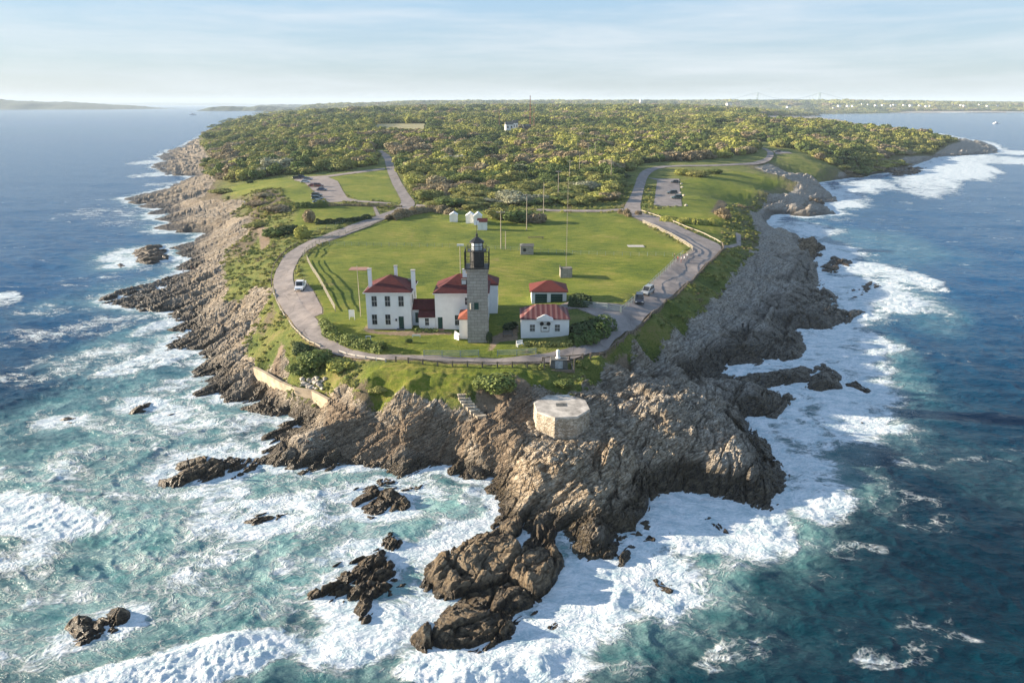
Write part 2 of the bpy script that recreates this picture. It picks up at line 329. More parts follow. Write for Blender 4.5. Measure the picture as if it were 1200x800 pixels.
def heightf(x, y, detail=True):
    x = np.asarray(x, float); y = np.asarray(y, float)
    d = sdist(x, y, coast_w); dv = sdist(x, y, veg_w)
    b = rbf(x, y)
    ins = d > 0
    edge = np.clip(d, 0, None)
    near = sstep(900, 500, y)
    h = np.where(ins, np.maximum(b, 0.15)*(1-np.exp(-edge/(2.4+1.6*sstep(6, -4, x)))) + 0.35*(1-np.exp(-edge/1.5))*sstep(2, -4, dv), -np.minimum(-d*0.42, 7.0))
    pd = np.hypot(x-PLX, y-PLY); h = h + (5.0-h)*sstep(8.5, 4.6, pd)
    soft = 1.5+0.004*y
    rock = sstep(soft, -soft, dv + 2.0*fbm(x/5, y/5, 3, 5))
    blocky = sstep(26, 12, np.hypot((x-17)/1.25, y-80))
    blocky = np.clip(0.9*blocky + 0.3*sstep(0, 40, x), 0, 1)
    if detail:
        amp = rock*(0.35+0.4*sstep(-6, -1, d)+0.25*sstep(-1, 4, d))*(1-0.75*sstep(9, 4.8, pd))*(1-0.35*sstep(-5, 0, dv))
        h = h + (mounds(x, y)-0.7-clefts(x, y))*rock*sstep(8.5, 4.6, pd*0+9)*(1-sstep(8.5, 4.6, pd))*sstep(-0.5, 2.5, d)
        rr_ = np.zeros(h.shape); fa = sstep(190, 260, y); n_1 = fa < 1; n_2 = fa > 0; zb = h.copy()
        if n_1.any(): rr_[n_1] = rock_relief(x[n_1], y[n_1], blocky[n_1], zb[n_1])*(1-fa[n_1])
        if n_2.any(): rr_[n_2] += 1.7*rock_relief(x[n_2]/2.2, y[n_2]/2.2, blocky[n_2]*0.3, zb[n_2]/2.2, 0.12)*fa[n_2]
        h = h + rr_*amp*0.85*(1-0.3*sstep(20, 40, x))*sstep(1600, 900, y)
        h = h + (1-rock)*(0.16*fbm(x/7, y/7, 3, 3)) * sstep(0, 3, d)
        rough = (1-rock)*sstep(16+0.03*y, 2, dv)*sstep(0, 1.5, d)
        h = h + rough*0.45*np.abs(fbm(x/3.2, y/3.2, 3, 8))
        h = h + sstep(900, 2500, y)*6*fbm(x/420, y/420, 3, 77)*ins
    return h, d, dv, rock, blocky
def H(x, y):
    sc = np.ndim(x) == 0
    h = heightf(np.atleast_1d(x), np.atleast_1d(y))[0]
    return float(h[0]) if sc else h
ROCKS = []               # separate sea rocks: functions
def Hall(x, y):
    h = H(np.asarray(x, float), np.asarray(y, float))
    for f in ROCKS: h = np.maximum(h, f(np.asarray(x, float), np.asarray(y, float)))
    return h
def G(lst, f=None, zmax=20.0):
    """ground points seen at photo pixels (ray marched on the height function) -> array (n,3)"""
    f = f or H
    a = np.array(lst, float); n = len(a)
    if n == 0: return np.zeros((0, 3))
    K = 70
    hi = np.full(n, zmax); lo = np.full(n, -0.5)
    for rep in range(2):
        zs = hi[:, None] + (lo-hi)[:, None]*np.linspace(0, 1, K)[None, :]
        x, y = P(a[:, 0][:, None], a[:, 1][:, None], zs)
        hh = f(x.ravel(), y.ravel()).reshape(n, K)
        hit = hh >= zs
        k = np.where(hit.any(1), hit.argmax(1), K-1)
        hi2 = zs[np.arange(n), np.maximum(k-1, 0)]; lo2 = zs[np.arange(n), k]
        hi, lo = hi2, lo2
    z = (hi+lo)/2
    x, y = P(a[:, 0], a[:, 1], z)
    return np.stack([x, y, z], 1)
# ------------------------------------------------------------------ materials
class NB:
    def __init__(s, name):
        m = bpy.data.materials.new(name); m.use_nodes = True; s.m = m; s.t = m.node_tree; s.t.nodes.clear()
        s.out = s.n('ShaderNodeOutputMaterial'); s.p = s.n('ShaderNodeBsdfPrincipled'); s.l(s.p.outputs[0], s.out.inputs[0])
        s._pos = None
    def n(s, t, **k):
        q = s.t.nodes.new(t)
        for a, b in k.items(): setattr(q, a, b)
        return q
    def l(s, a, b): s.t.links.new(a, b)
    def pos(s):
        if s._pos is None: s._pos = s.n('ShaderNodeNewGeometry').outputs['Position']
        return s._pos
    def obj(s): return s.n('ShaderNodeTexCoord').outputs['Object']
    def mapping(s, vec, scale=(1,1,1), rot=(0,0,0)):
        q = s.n('ShaderNodeMapping'); q.inputs['Scale'].default_value = scale; q.inputs['Rotation'].default_value = rot; s.l(vec, q.inputs[0]); return q.outputs[0]
    def noise(s, vec, scale, detail=4, rough=0.55, dist=0.0, out=0):
        q = s.n('ShaderNodeTexNoise'); q.inputs['Scale'].default_value = scale; q.inputs['Detail'].default_value = detail
        q.inputs['Roughness'].default_value = rough; q.inputs['Distortion'].default_value = dist; s.l(vec, q.inputs['Vector']); return q.outputs[out]
    def voro(s, vec, scale, feature='F1', out=0, rnd=1.0):
        q = s.n('ShaderNodeTexVoronoi', feature=feature); q.inputs['Scale'].default_value = scale; q.inputs['Randomness'].default_value = rnd
        s.l(vec, q.inputs['Vector']); return q.outputs[out]
    def math(s, op, a, b=None, c=None, clamp=False):
        q = s.n('ShaderNodeMath', operation=op, use_clamp=clamp)
        for i, x in enumerate((a, b, c)):
            if x is None: continue
            if isinstance(x, (int, float)): q.inputs[i].default_value = x
            else: s.l(x, q.inputs[i])
        return q.outputs[0]
    def ss(s, x, a, b):
        q = s.n('ShaderNodeMapRange', interpolation_type='SMOOTHSTEP'); s.l(x, q.inputs[0])
        for i, v in ((1, a), (2, b)):
            if isinstance(v, (int, float)): q.inputs[i].default_value = v
            else: s.l(v, q.inputs[i])
        return q.outputs[0]
    def ramp(s, x, stops):
        q = s.n('ShaderNodeValToRGB'); e = q.color_ramp.elements
        while len(e) < len(stops): e.new(0.5)
        for i, (p, c) in enumerate(stops): e[i].position = p; e[i].color = (*c, 1)
        s.l(x, q.inputs[0]); return q.outputs[0]
    def mix(s, f, a, b, mode='MIX'):
        q = s.n('ShaderNodeMix', data_type='RGBA', blend_type=mode)
        for i, x in ((0, f), (6, a), (7, b)):
            if isinstance(x, (int, float)): q.inputs[i].default_value = x
            elif isinstance(x, tuple): q.inputs[i].default_value = (*x, 1)
            else: s.l(x, q.inputs[i])
        return q.outputs[2]
    def attr(s, name):
        return s.n('ShaderNodeAttribute', attribute_name=name)
    def sep(s, c):
        q = s.n('ShaderNodeSeparateColor'); s.l(c, q.inputs[0]); return q.outputs
    def sepxyz(s, c):
        q = s.n('ShaderNodeSeparateXYZ'); s.l(c, q.inputs[0]); return q.outputs
    def comb(s, x, y, z):
        q = s.n('ShaderNodeCombineXYZ')
        for i, v in enumerate((x, y, z)):
            if isinstance(v, (int, float)): q.inputs[i].default_value = v
            else: s.l(v, q.inputs[i])
        return q.outputs[0]
    def bump(s, h, strength=0.5, dist=0.1, normal=None):
        q = s.n('ShaderNodeBump'); q.inputs['Strength'].default_value = strength; q.inputs['Distance'].default_value = dist
        s.l(h, q.inputs['Height'])
        if normal is not None: s.l(normal, q.inputs['Normal'])
        return q.outputs[0]
    def done(s, col=None, rough=0.8, normal=None, spec=None, metal=None):
        for k, v in (('Base Color', col), ('Roughness', rough), ('Specular IOR Level', spec), ('Metallic', metal)):
            if v is None: continue
            if isinstance(v, (int, float)): s.p.inputs[k].default_value = v
            elif isinstance(v, tuple): s.p.inputs[k].default_value = (*v, 1)
            else: s.l(v, s.p.inputs[k])
        if normal is not None: s.l(normal, s.p.inputs['Normal'])
        return s.m
def simple(name, col, rough=0.7, var=0.12, scale=2.0, metal=0, bump=0.0, spec=0.4):
    b = NB(name); v = b.noise(b.obj(), scale, 5, 0.6)
    lo = tuple(c*(1-var*1.6) for c in col); hi = tuple(min(1, c*(1+var)) for c in col)
    c = b.ramp(v, [(0.3, lo), (0.7, hi)])
    nrm = b.bump(b.noise(b.obj(), scale*6, 3), bump, 0.03) if bump else None
    return b.done(c, rough, nrm, spec, metal)

def mat_terrain():
    b = NB('terrain_surface'); pos = b.pos()
    a = b.attr('m1'); rk, dirt, mow = b.sep(a.outputs['Color'])[:3]; heath = a.outputs['Alpha']
    z = b.sepxyz(pos)[2]
    # rock: warm weathered tan over grey, layered along the strike
    px_, py_, pz_ = b.sepxyz(pos)[:3]
    tt = b.math('ADD', b.math('MULTIPLY', px_, -sin(STR)), b.math('ADD', b.math('MULTIPLY', py_, cos(STR)), b.math('MULTIPLY', pz_, DIP)))
    s0 = b.math('ADD', b.math('MULTIPLY', px_, cos(STR)), b.math('MULTIPLY', py_, sin(STR)))
    lay = b.comb(b.math('MULTIPLY', s0, 0.13), b.math('MULTIPLY', tt, 0.95), b.math('MULTIPLY', pz_, 0.2))
    n1 = b.noise(lay, 1.0, 8, 0.62, 0.8); n2 = b.noise(pos, 0.16, 5, 0.6); n3 = b.noise(pos, 1.7, 6, 0.65); n4 = b.noise(pos, 6.0, 4, 0.7)
    mixv = b.math('ADD', b.math('MULTIPLY', n1, 0.3), b.math('MULTIPLY', n3, 0.7))
    warm = b.ramp(mixv, [(0.27, (0.08, 0.058, 0.038)), (0.40, (0.28, 0.21, 0.135)), (0.50, (0.46, 0.37, 0.26)), (0.62, (0.66, 0.57, 0.44)), (0.76, (0.76, 0.69, 0.58))])
    cool = b.ramp(mixv, [(0.28, (0.085, 0.078, 0.068)), (0.42, (0.30, 0.28, 0.245)), (0.52, (0.46, 0.43, 0.38)), (0.68, (0.64, 0.60, 0.54))])
    a2 = b.attr('m2'); warmf, wet, aux = b.sep(a2.outputs['Color'])[:3]
    wf = b.math('ADD', warmf, b.math('MULTIPLY', b.math('SUBTRACT', n2, 0.5), 1.6), clamp=True)
    rock = b.mix(wf, cool, warm)
    rust = b.ss(b.noise(pos, 0.7, 5, 0.7), 0.60, 0.75)
    rock = b.mix(b.math('MULTIPLY', rust, 0.5), rock, (0.26, 0.15, 0.07))
    crack = b.ss(b.noise(lay, 3.1, 5, 0.6, 1.5), 0.44, 0.38)
    rock = b.mix(b.math('MULTIPLY', crack, 0.55), rock, (0.05, 0.04, 0.03))
    weth = b.math('ADD', b.math('ADD', 1.1, b.math('MULTIPLY', wet, 1.4)), b.math('MULTIPLY', b.math('SUBTRACT', n2, 0.5), 3.0))
    wz = b.ss(b.math('SUBTRACT', z, b.math('ADD', weth, b.math('MULTIPLY', b.math('SUBTRACT', n3, 0.5), 2.6))), 1.3, -0.4)
    
    algae = b.mix(b.ss(n3, 0.4, 0.6), (0.028, 0.023, 0.018), (0.085, 0.062, 0.030))
    rock = b.mix(b.math('MULTIPLY', wz, 0.88), rock, algae)
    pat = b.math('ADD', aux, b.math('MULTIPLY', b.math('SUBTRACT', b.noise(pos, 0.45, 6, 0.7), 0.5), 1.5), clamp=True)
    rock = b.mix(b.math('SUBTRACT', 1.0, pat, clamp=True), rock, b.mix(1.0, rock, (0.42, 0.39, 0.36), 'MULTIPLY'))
    # soil
    soil = b.ramp(n3, [(0.3, (0.16, 0.115, 0.075)), (0.7, (0.34, 0.26, 0.18))])
    # mown grass
    g1 = b.noise(pos, 0.07, 6, 0.62); g2 = b.noise(b.mapping(pos, scale=(0.35, 1.2, 1)), 0.8, 5, 0.7); g3 = b.noise(pos, 3.0, 4, 0.7)
    gv = b.math('ADD', b.math('MULTIPLY', g1, 0.35), b.math('ADD', b.math('MULTIPLY', g2, 0.35), b.math('MULTIPLY', g3, 0.30)))
    lawn = b.ramp(gv, [(0.40, (0.048, 0.088, 0.006)), (0.46, (0.102, 0.146, 0.010)), (0.52, (0.162, 0.194, 0.015)), (0.60, (0.27, 0.24, 0.05))])
    st_ = b.math('FRACT', b.math('ADD', b.math('MULTIPLY', px_, 0.19), b.math('ADD', b.math('MULTIPLY', py_, 0.30), b.math('MULTIPLY', n2, 0.5))))
    st_ = b.math('MULTIPLY', b.math('MULTIPLY', b.ss(st_, 0.35, 0.55), b.ss(st_, 1.0, 0.9)), b.ss(b.noise(pos, 0.03, 3, 0.5), 0.42, 0.56))
    lawn = b.mix(b.math('MULTIPLY', st_, 0.22), lawn, (0.06, 0.09, 0.012))
    lawn = b.mix(b.math('MULTIPLY', b.ss(b.noise(pos, 0.11, 6, 0.75), 0.60, 0.72), 0.5), lawn, (0.27, 0.20, 0.09))
    rough = b.ramp(b.math('ADD', b.math('MULTIPLY', g3, 0.5), b.math('MULTIPLY', n2, 0.5)), [(0.36, (0.045, 0.07, 0.014)), (0.46, (0.10, 0.135, 0.022)), (0.54, (0.18, 0.19, 0.04)), (0.64, (0.25, 0.20, 0.085))])
    hea = b.ramp(g3, [(0.35, (0.07, 0.06, 0.035)), (0.6, (0.19, 0.15, 0.095)), (0.75, (0.25, 0.19, 0.13))])
    grass = b.mix(mow, rough, lawn)
    hf = b.ss(b.math('ADD', heath, b.math('MULTIPLY', b.math('SUBTRACT', n3, 0.5), 1.4)), 0.4, 0.62)
    grass = b.mix(hf, grass, hea)
    df = b.ss(b.math('ADD', dirt, b.math('MULTIPLY', b.math('SUBTRACT', n3, 0.5), 0.9)), 0.35, 0.65)
    grass = b.mix(df, grass, soil)
    rf = b.ss(b.math('ADD', rk, b.math('MULTIPLY', b.math('SUBTRACT', n3, 0.5), 1.0)), 0.4, 0.6)
    col = b.mix(rf, grass, b.mix(b.math('MULTIPLY', df, 0.85), rock, soil))
    vc = b.voro(b.comb(b.math('MULTIPLY', s0, 0.7), b.math('MULTIPLY', tt, 1.3), b.math('MULTIPLY', pz_, 0.5)), 1.1, 'DISTANCE_TO_EDGE')
    joint = b.ss(vc, 0.09, 0.0)
    cb = b.n('ShaderNodeTexVoronoi', feature='F1'); cb.inputs['Scale'].default_value = 0.9; b.l(b.comb(b.math('MULTIPLY', s0, 0.7), b.math('MULTIPLY', tt, 1.2), b.math('MULTIPLY', pz_, 0.9)), cb.inputs['Vector'])
    chunk = b.sep(cb.outputs['Color'])[0]
    hgt = b.math('ADD', b.math('ADD', b.math('MULTIPLY', b.noise(lay, 1.3, 8, 0.7, 1.5), 0.2), b.math('MULTIPLY', chunk, 0.7)), b.math('ADD', b.math('MULTIPLY', n4, 0.5), b.math('ADD', b.math('MULTIPLY', joint, -0.5), b.math('MULTIPLY', crack, -0.35))))
    gh = b.math('MULTIPLY', b.noise(pos, 5.0, 4, 0.8), 0.5)
    hh = b.n('ShaderNodeMix', data_type='FLOAT'); b.l(rf, hh.inputs[0]); b.l(gh, hh.inputs[2]); b.l(hgt, hh.inputs[3])
    nrm = b.bump(hh.outputs[0], 1.0, 0.6)
    ro = b.math('SUBTRACT', 0.95, b.math('MULTIPLY', b.math('MULTIPLY', wz, rf), 0.6))
    return b.done(col, ro, nrm, 0.3)
def mat_rock_solid(name='sea_rock_surface', dark=0.0):
    """wet reef rock: black-brown weed low down, tan where it dries on top"""
    b = NB(name); pos = b.pos(); z = b.sepxyz(pos)[2]
    lay = b.mapping(b.mapping(pos, rot=(0, 0, -STR)), scale=(0.3, 1.0, 1.5))
    n1 = b.noise(lay, 1.2, 8, 0.65, 0.8); n3 = b.noise(pos, 1.9, 6, 0.65)
    dry = b.ramp(n1, [(0.3, (0.06, 0.042, 0.026)), (0.45, (0.22, 0.16, 0.095)), (0.58, (0.40, 0.31, 0.20)), (0.75, (0.58, 0.48, 0.35))])
    weed = b.mix(b.ss(n3, 0.42, 0.66), (0.022, 0.017, 0.012), (0.13, 0.085, 0.038))
    w = b.ss(b.math('ADD', z, b.math('MULTIPLY', b.math('SUBTRACT', n3, 0.5), 3.5)), 2.2, 0.2)
    col = b.mix(w, dry, weed)
    return b.done(col, b.math('SUBTRACT', 0.85, b.math('MULTIPLY', w, 0.5)), b.bump(b.math('ADD', n1, b.noise(pos, 4, 6, 0.75)), 1.0, 0.7), 0.45)
def mat_water():
    b = NB('sea_surface'); pos = b.pos()
    at = b.attr('sea'); cov, aer, thick = b.sep(at.outputs['Color'])[:3]; ydist = at.outputs['Alpha']
    # flow-warped coordinates for the foam lace
    w1 = b.n('ShaderNodeTexNoise'); w1.inputs['Scale'].default_value = 0.13; w1.inputs['Detail'].default_value = 4; b.l(pos, w1.inputs['Vector'])
    wv = b.n('ShaderNodeVectorMath', operation='MULTIPLY_ADD'); b.l(w1.outputs['Color'], wv.inputs[0]); wv.inputs[1].default_value = (5, 5, 0); b.l(pos, wv.inputs[2])
    w2 = b.n('ShaderNodeTexNoise'); w2.inputs['Scale'].default_value = 0.7; w2.inputs['Detail'].default_value = 4; b.l(pos, w2.inputs['Vector'])
    wv2 = b.n('ShaderNodeVectorMath', operation='MULTIPLY_ADD'); b.l(w2.outputs['Color'], wv2.inputs[0]); wv2.inputs[1].default_value = (0.55, 0.55, 0); b.l(wv.outputs[0], wv2.inputs[2])
    q = b.mapping(wv2.outputs[0], scale=(0.75, 1.25, 1), rot=(0, 0, 0.5))
    flat = b.n('ShaderNodeVectorMath', operation='MULTIPLY'); b.l(q, flat.inputs[0]); flat.inputs[1].default_value = (1, 1, 0); q = flat.outputs[0]
    e1 = b.voro(q, 0.36, 'DISTANCE_TO_EDGE'); e2 = b.voro(q, 1.0, 'DISTANCE_TO_EDGE'); e3 = b.voro(q, 2.6, 'DISTANCE_TO_EDGE')
    n = b.noise(q, 0.20, 9, 0.62, 0.3); nf = b.noise(q, 2.6, 7, 0.75, 0.4)
    lace = b.math('ADD', b.math('MULTIPLY', b.ss(e1, 0.30, 0.0), 0.42), b.math('ADD', b.math('MULTIPLY', b.ss(e2, 0.26, 0.0), 0.33), b.math('MULTIPLY', b.ss(e3, 0.3, 0.0), 0.25)))
    v = b.math('ADD', b.math('MULTIPLY', n, 0.92), b.math('ADD', b.math('MULTIPLY', lace, 0.26), b.math('MULTIPLY', nf, 0.20)))
    # coverage shifts the threshold
    th = b.math('SUBTRACT', 1.13, b.math('MULTIPLY', cov, 0.86))
    foam = b.ss(v, b.math('SUBTRACT', th, 0.10), b.math('ADD', th, 0.14))
    foam2 = b.math('MULTIPLY', b.ss(v, b.math('SUBTRACT', th, 0.30), b.math('ADD', th, 0.02)), b.math('MULTIPLY_ADD', aer, 0.30, 0.02))
    foam = b.math('MAXIMUM', foam, foam2)
    big = b.noise(pos, 0.02, 4, 0.6)
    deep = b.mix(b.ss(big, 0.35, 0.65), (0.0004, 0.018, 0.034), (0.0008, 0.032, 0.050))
    deep = b.mix(ydist, deep, (0.002, 0.075, 0.185))  # bluer with distance: reflected sky painted into the base colour
    turq = b.mix(b.ss(b.noise(q, 0.3, 5, 0.6), 0.35, 0.65), (0.11, 0.32, 0.31), (0.32, 0.54, 0.50))
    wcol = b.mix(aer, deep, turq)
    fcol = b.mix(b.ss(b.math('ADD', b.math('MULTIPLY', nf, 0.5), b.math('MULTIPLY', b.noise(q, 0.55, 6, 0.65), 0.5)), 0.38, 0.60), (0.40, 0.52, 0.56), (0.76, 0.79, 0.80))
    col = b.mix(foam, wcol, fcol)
    ro = b.math('ADD', 0.16, b.math('MULTIPLY', foam, 0.6))
    rp1 = b.noise(b.mapping(pos, scale=(0.55, 1.3, 1), rot=(0, 0, 0.25)), 1.1, 7, 0.62, 0.3)
    rp2 = b.noise(b.mapping(pos, scale=(0.6, 1.2, 1), rot=(0, 0, -0.3)), 0.22, 5, 0.6, 0.3)
    hg = b.math('ADD', b.math('MULTIPLY', rp1, 0.30), b.math('ADD', b.math('MULTIPLY', rp2, 0.9), b.math('MULTIPLY', b.math('MULTIPLY', foam, v), 0.45)))
    nrm = b.bump(hg, 0.9, 1.1)
    b.p.inputs['IOR'].default_value = 1.33
    return b.done(col, ro, nrm, b.math('SUBTRACT', 0.2, b.math('MULTIPLY', foam, 0.15)))
def mat_leaf(name, cols, trans=0.25):
    b = NB(name)
    oi = b.n('ShaderNodeObjectInfo'); geo = b.n('ShaderNodeNewGeometry')
    c = b.ramp(oi.outputs['Random'], [(i/(len(cols)-1) if len(cols) > 1 else 0, k) for i, k in enumerate(cols)])
    v = b.math('MULTIPLY_ADD', geo.outputs['Random Per Island'], 0.3, 0.82)
    q = b.n('ShaderNodeVectorMath', operation='SCALE'); b.l(c, q.inputs[0]); b.l(v, q.inputs['Scale'])
    b.p.inputs['Base Color'].default_value = (1, 1, 1, 1); b.l(q.outputs[0], b.p.inputs['Base Color']); b.p.inputs['Roughness'].default_value = 0.7
    b.p.inputs['Specular IOR Level'].default_value = 0.15
    tr = b.n('ShaderNodeBsdfTranslucent'); b.l(q.outputs[0], tr.inputs[0]); ms = b.n('ShaderNodeMixShader'); ms.inputs[0].default_value = trans
    b.l(b.p.outputs[0], ms.inputs[1]); b.l(tr.outputs[0], ms.inputs[2]); b.l(ms.outputs[0], b.out.inputs[0])
    return b.m
def mat_asphalt(name, lo, hi):
    b = NB(name); pos = b.pos()
    n = b.noise(pos, 0.35, 6, 0.65); n2 = b.noise(pos, 8, 4, 0.8); n3 = b.noise(b.mapping(pos, scale=(1, 0.2, 1)), 0.5, 3)
    v = b.math('ADD', b.math('MULTIPLY', n, 0.5), b.math('ADD', b.math('MULTIPLY', n2, 0.25), b.math('MULTIPLY', n3, 0.25)))
    c = b.ramp(v, [(0.40, lo), (0.58, hi)])
    cr = b.ss(b.voro(pos, 0.22, 'DISTANCE_TO_EDGE'), 0.012, 0.003)
    c = b.mix(b.math('MULTIPLY', cr, 0.5), c, tuple(x*0.45 for x in lo))
    return b.done(c, 0.9, b.bump(n2, 0.3, 0.02), 0.25)
def mat_masonry(name, c1, c2, cm, sx, sz, axis_mix=True, bump=0.6):
    """coursed blocks on vertical faces in object space"""
    b = NB(name); o = b.obj(); x, y, z = b.sepxyz(o)[:3]
    br = b.n('ShaderNodeTexBrick'); b.l(b.comb(b.math('ADD', x, y), z, 0), br.inputs['Vector'])
    br.inputs['Scale'].default_value = 1; br.inputs['Brick Width'].default_value = sx; br.inputs['Row Height'].default_value = sz
    br.inputs['Mortar Size'].default_value = 0.03; br.inputs['Mortar Smooth'].default_value = 0.3
    br.inputs['Color1'].default_value = (*c1, 1); br.inputs['Color2'].default_value = (*c2, 1); br.inputs['Mortar'].default_value = (*cm, 1)
    n = b.noise(o, 1.2, 6, 0.7); n2 = b.noise(o, 9, 4, 0.7)
    c = b.mix(b.math('MULTIPLY', b.ss(n, 0.35, 0.7), 0.5), br.outputs[0], tuple(k*0.6 for k in c1))
    return b.done(c, 0.88, b.bump(b.math('ADD', b.math('MULTIPLY', br.outputs['Fac'], -0.5), b.math('MULTIPLY', n2, 0.4)), bump, 0.06), 0.3)
def mat_shingle(name, c1, c2, seams=0.0):
    b = NB(name); o = b.obj(); x, y, z = b.sepxyz(o)[:3]
    n = b.noise(o, 1.1, 6, 0.7); n2 = b.noise(o, 7, 4, 0.8)
    c = b.ramp(b.math('ADD', b.math('MULTIPLY', n, 0.6), b.math('MULTIPLY', n2, 0.4)), [(0.36, c1), (0.62, c2)])
    if seams:
        f = b.math('FRACT', b.math('MULTIPLY', x, 1/seams)); s_ = b.ss(f, 0.5, 0.4)
        c = b.mix(b.math('MULTIPLY', s_, 0.85), c, (0.24, 0.12, 0.105))
        hgt = s_
    else:
        f = b.math('FRACT', b.math('MULTIPLY', z, 6.0)); hgt = b.math('ADD', f, n2)
    return b.done(c, 0.75, b.bump(hgt, 0.4, 0.04), 0.3)

M = {}
M['terrain'] = mat_terrain(); M['rock'] = mat_rock_solid(); M['water'] = mat_water()
M['road'] = mat_asphalt('road_asphalt', (0.18, 0.16, 0.15), (0.30, 0.265, 0.245))
M['lot'] = mat_asphalt('parking_gravel', (0.22, 0.185, 0.165), (0.34, 0.29, 0.26))
M['white'] = simple('white_paint', (0.80, 0.80, 0.79), 0.6, 0.05, 0.7, bump=0.1)
M['trim'] = simple('white_trim', (0.74, 0.74, 0.72), 0.5, 0.04)
M['glass'] = simple('window_glass', (0.03, 0.034, 0.038), 0.2, 0.2, 1.0, spec=0.4)
M['green'] = simple('dark_green_paint', (0.012, 0.055, 0.045), 0.5, 0.1)
M['redroof'] = mat_shingle('red_shingle', (0.060, 0.013, 0.012), (0.115, 0.024, 0.021))
M['seamroof'] = mat_shingle('red_standing_seam', (0.10, 0.030, 0.032), (0.15, 0.048, 0.046), seams=0.9)
M['granite'] = mat_masonry('granite_blocks', (0.35, 0.32, 0.28), (0.42, 0.385, 0.34), (0.19, 0.175, 0.155), 1.15, 0.52)
def mat_rubble(name):
    b = NB(name); o = b.obj(); q = b.mapping(o, scale=(1, 1, 1.9))
    v = b.n('ShaderNodeTexVoronoi', feature='F1'); v.inputs['Scale'].default_value = 2.3; b.l(q, v.inputs['Vector'])
    e = b.ss(b.voro(q, 2.3, 'DISTANCE_TO_EDGE'), 0.0, 0.07); n = b.noise(o, 1.0, 6, 0.7); n2 = b.noise(o, 8, 4, 0.7)
    c = b.ramp(b.sep(v.outputs['Color'])[0], [(0, (0.34, 0.28, 0.20)), (0.5, (0.50, 0.43, 0.33)), (1, (0.62, 0.56, 0.46))])
    c = b.mix(b.math('MULTIPLY', b.ss(n, 0.45, 0.7), 0.45), c, (0.20, 0.17, 0.13)); c = b.mix(e, (0.20, 0.17, 0.13), c)
    return b.done(c, 0.9, b.bump(b.math('ADD', e, b.math('MULTIPLY', n2, 0.6)), 0.9, 0.08), 0.3)
M['fieldstone'] = mat_rubble('field_stone'); 
M['concrete'] = simple('concrete', (0.50, 0.46, 0.41), 0.85, 0.15, 1.0, bump=0.3)
M['darkstone'] = simple('dark_stone', (0.12, 0.12, 0.11), 0.85, 0.3, 2.0, bump=0.5)
M['black'] = simple('black_iron', (0.015, 0.016, 0.018), 0.45, 0.2, spec=0.5)
M['lensglass'] = simple('lantern_glass', (0.55, 0.60, 0.62), 0.08, 0.05, spec=0.8)
M['wood'] = simple('weathered_timber', (0.20, 0.16, 0.12), 0.85, 0.25, 3.0, bump=0.3)
M['palewood'] = simple('pale_timber', (0.42, 0.37, 0.28), 0.8, 0.12, 3.0)  # pale timber; sunlight on the lit rails is put into this colour
M['greenfence'] = simple('green_grey_fence', (0.27, 0.33, 0.29), 0.8, 0.1)
M['pole'] = simple('utility_pole_wood', (0.36, 0.31, 0.25), 0.85, 0.2, 3.0)
M['bark'] = simple('bark', (0.10, 0.075, 0.055), 0.9, 0.3, 4.0)
M['tyre'] = simple('tyre_rubber', (0.02, 0.02, 0.02), 0.8, 0.1)
M['chrome'] = simple('bright_metal', (0.6, 0.6, 0.6), 0.25, 0.05, metal=0.9)
M['lampglass'] = simple('lamp_glass', (0.75, 0.75, 0.7), 0.15, 0.03, spec=0.7)
M['redlens'] = simple('red_lens', (0.4, 0.02, 0.02), 0.2, 0.05, spec=0.6)
M['skin'] = simple('skin', (0.48, 0.30, 0.22), 0.6, 0.05)
M['hair'] = simple('hair', (0.05, 0.035, 0.025), 0.7, 0.1)
M['rust'] = simple('red_oxide_steel', (0.35, 0.13, 0.09), 0.6, 0.15)
M['brick'] = simple('brick_paving', (0.36, 0.20, 0.15), 0.85, 0.15, 3.0)

# ------------------------------------------------------------------ terrain sheet
LAWN = [(374,290),(400,277),(450,258),(490,246),(560,250),(640,250),(725,250),(750,262),(775,277),(800,290),(798,300),(740,350),(725,364),(667,360),(600,380),(600,420),(520,420),(440,414),(400,405),(385,395),(378,380),(366,345),(354,312)]
LAWN2 = [(384,209),(440,202),(452,202),(462,225),(470,238),(420,236),(404,226),(394,213)]
LAWN3 = [(270,208),(330,205),(343,210),(360,220),(372,240),(440,243),(445,252),(400,262),(360,270),(340,262),(352,245),(330,222),(300,222),(268,226)]
LAWN4 = [(470,425),(600,430),(640,436),(636,446),(590,440),(520,450),(450,452),(420,440),(430,425)]
LAWN5 = [(798,212),(860,200),(915,205),(880,222),(850,238),(846,262),(842,280),(760,248),(800,242)]
DIRT = [[(385,452),(410,465),(450,480),(500,478),(540,480),(560,488),(540,500),(480,496),(440,500),(400,495),(372,478)],
        [(560,462),(600,455),(625,460),(622,500),(590,512),(565,505),(550,485)],
        [(305,432),(330,405),(335,412),(318,440)], [(300,262),(318,268),(316,284),(305,290)],
        [(425,388),(440,372),(440,389),(530,389),(530,393),(500,394),(470,395),(430,392)], [(574,396),(608,380),(608,400),(585,402),(578,412),(572,412)],
        [(735,407),(745,412),(705,420),(690,420)]]
HEATH = [[(290,235),(318,228),(335,236),(320,248),(296,250)], [(268,250),(300,244),(310,262),(300,275),(285,290),(268,285)],[(790,196),(890,188),(930,196),(905,190),(860,184),(800,190)],
         [(832,252),(845,232),(856,246),(850,262)], [(225,215),(250,212),(262,224),(250,236),(228,230)], [(270,340),(300,340),(300,352),(280,360)], [(300,368),(318,350),(322,362),(306,376)],
         [(410,446),(424,440),(436,452),(425,470),(412,462)]]
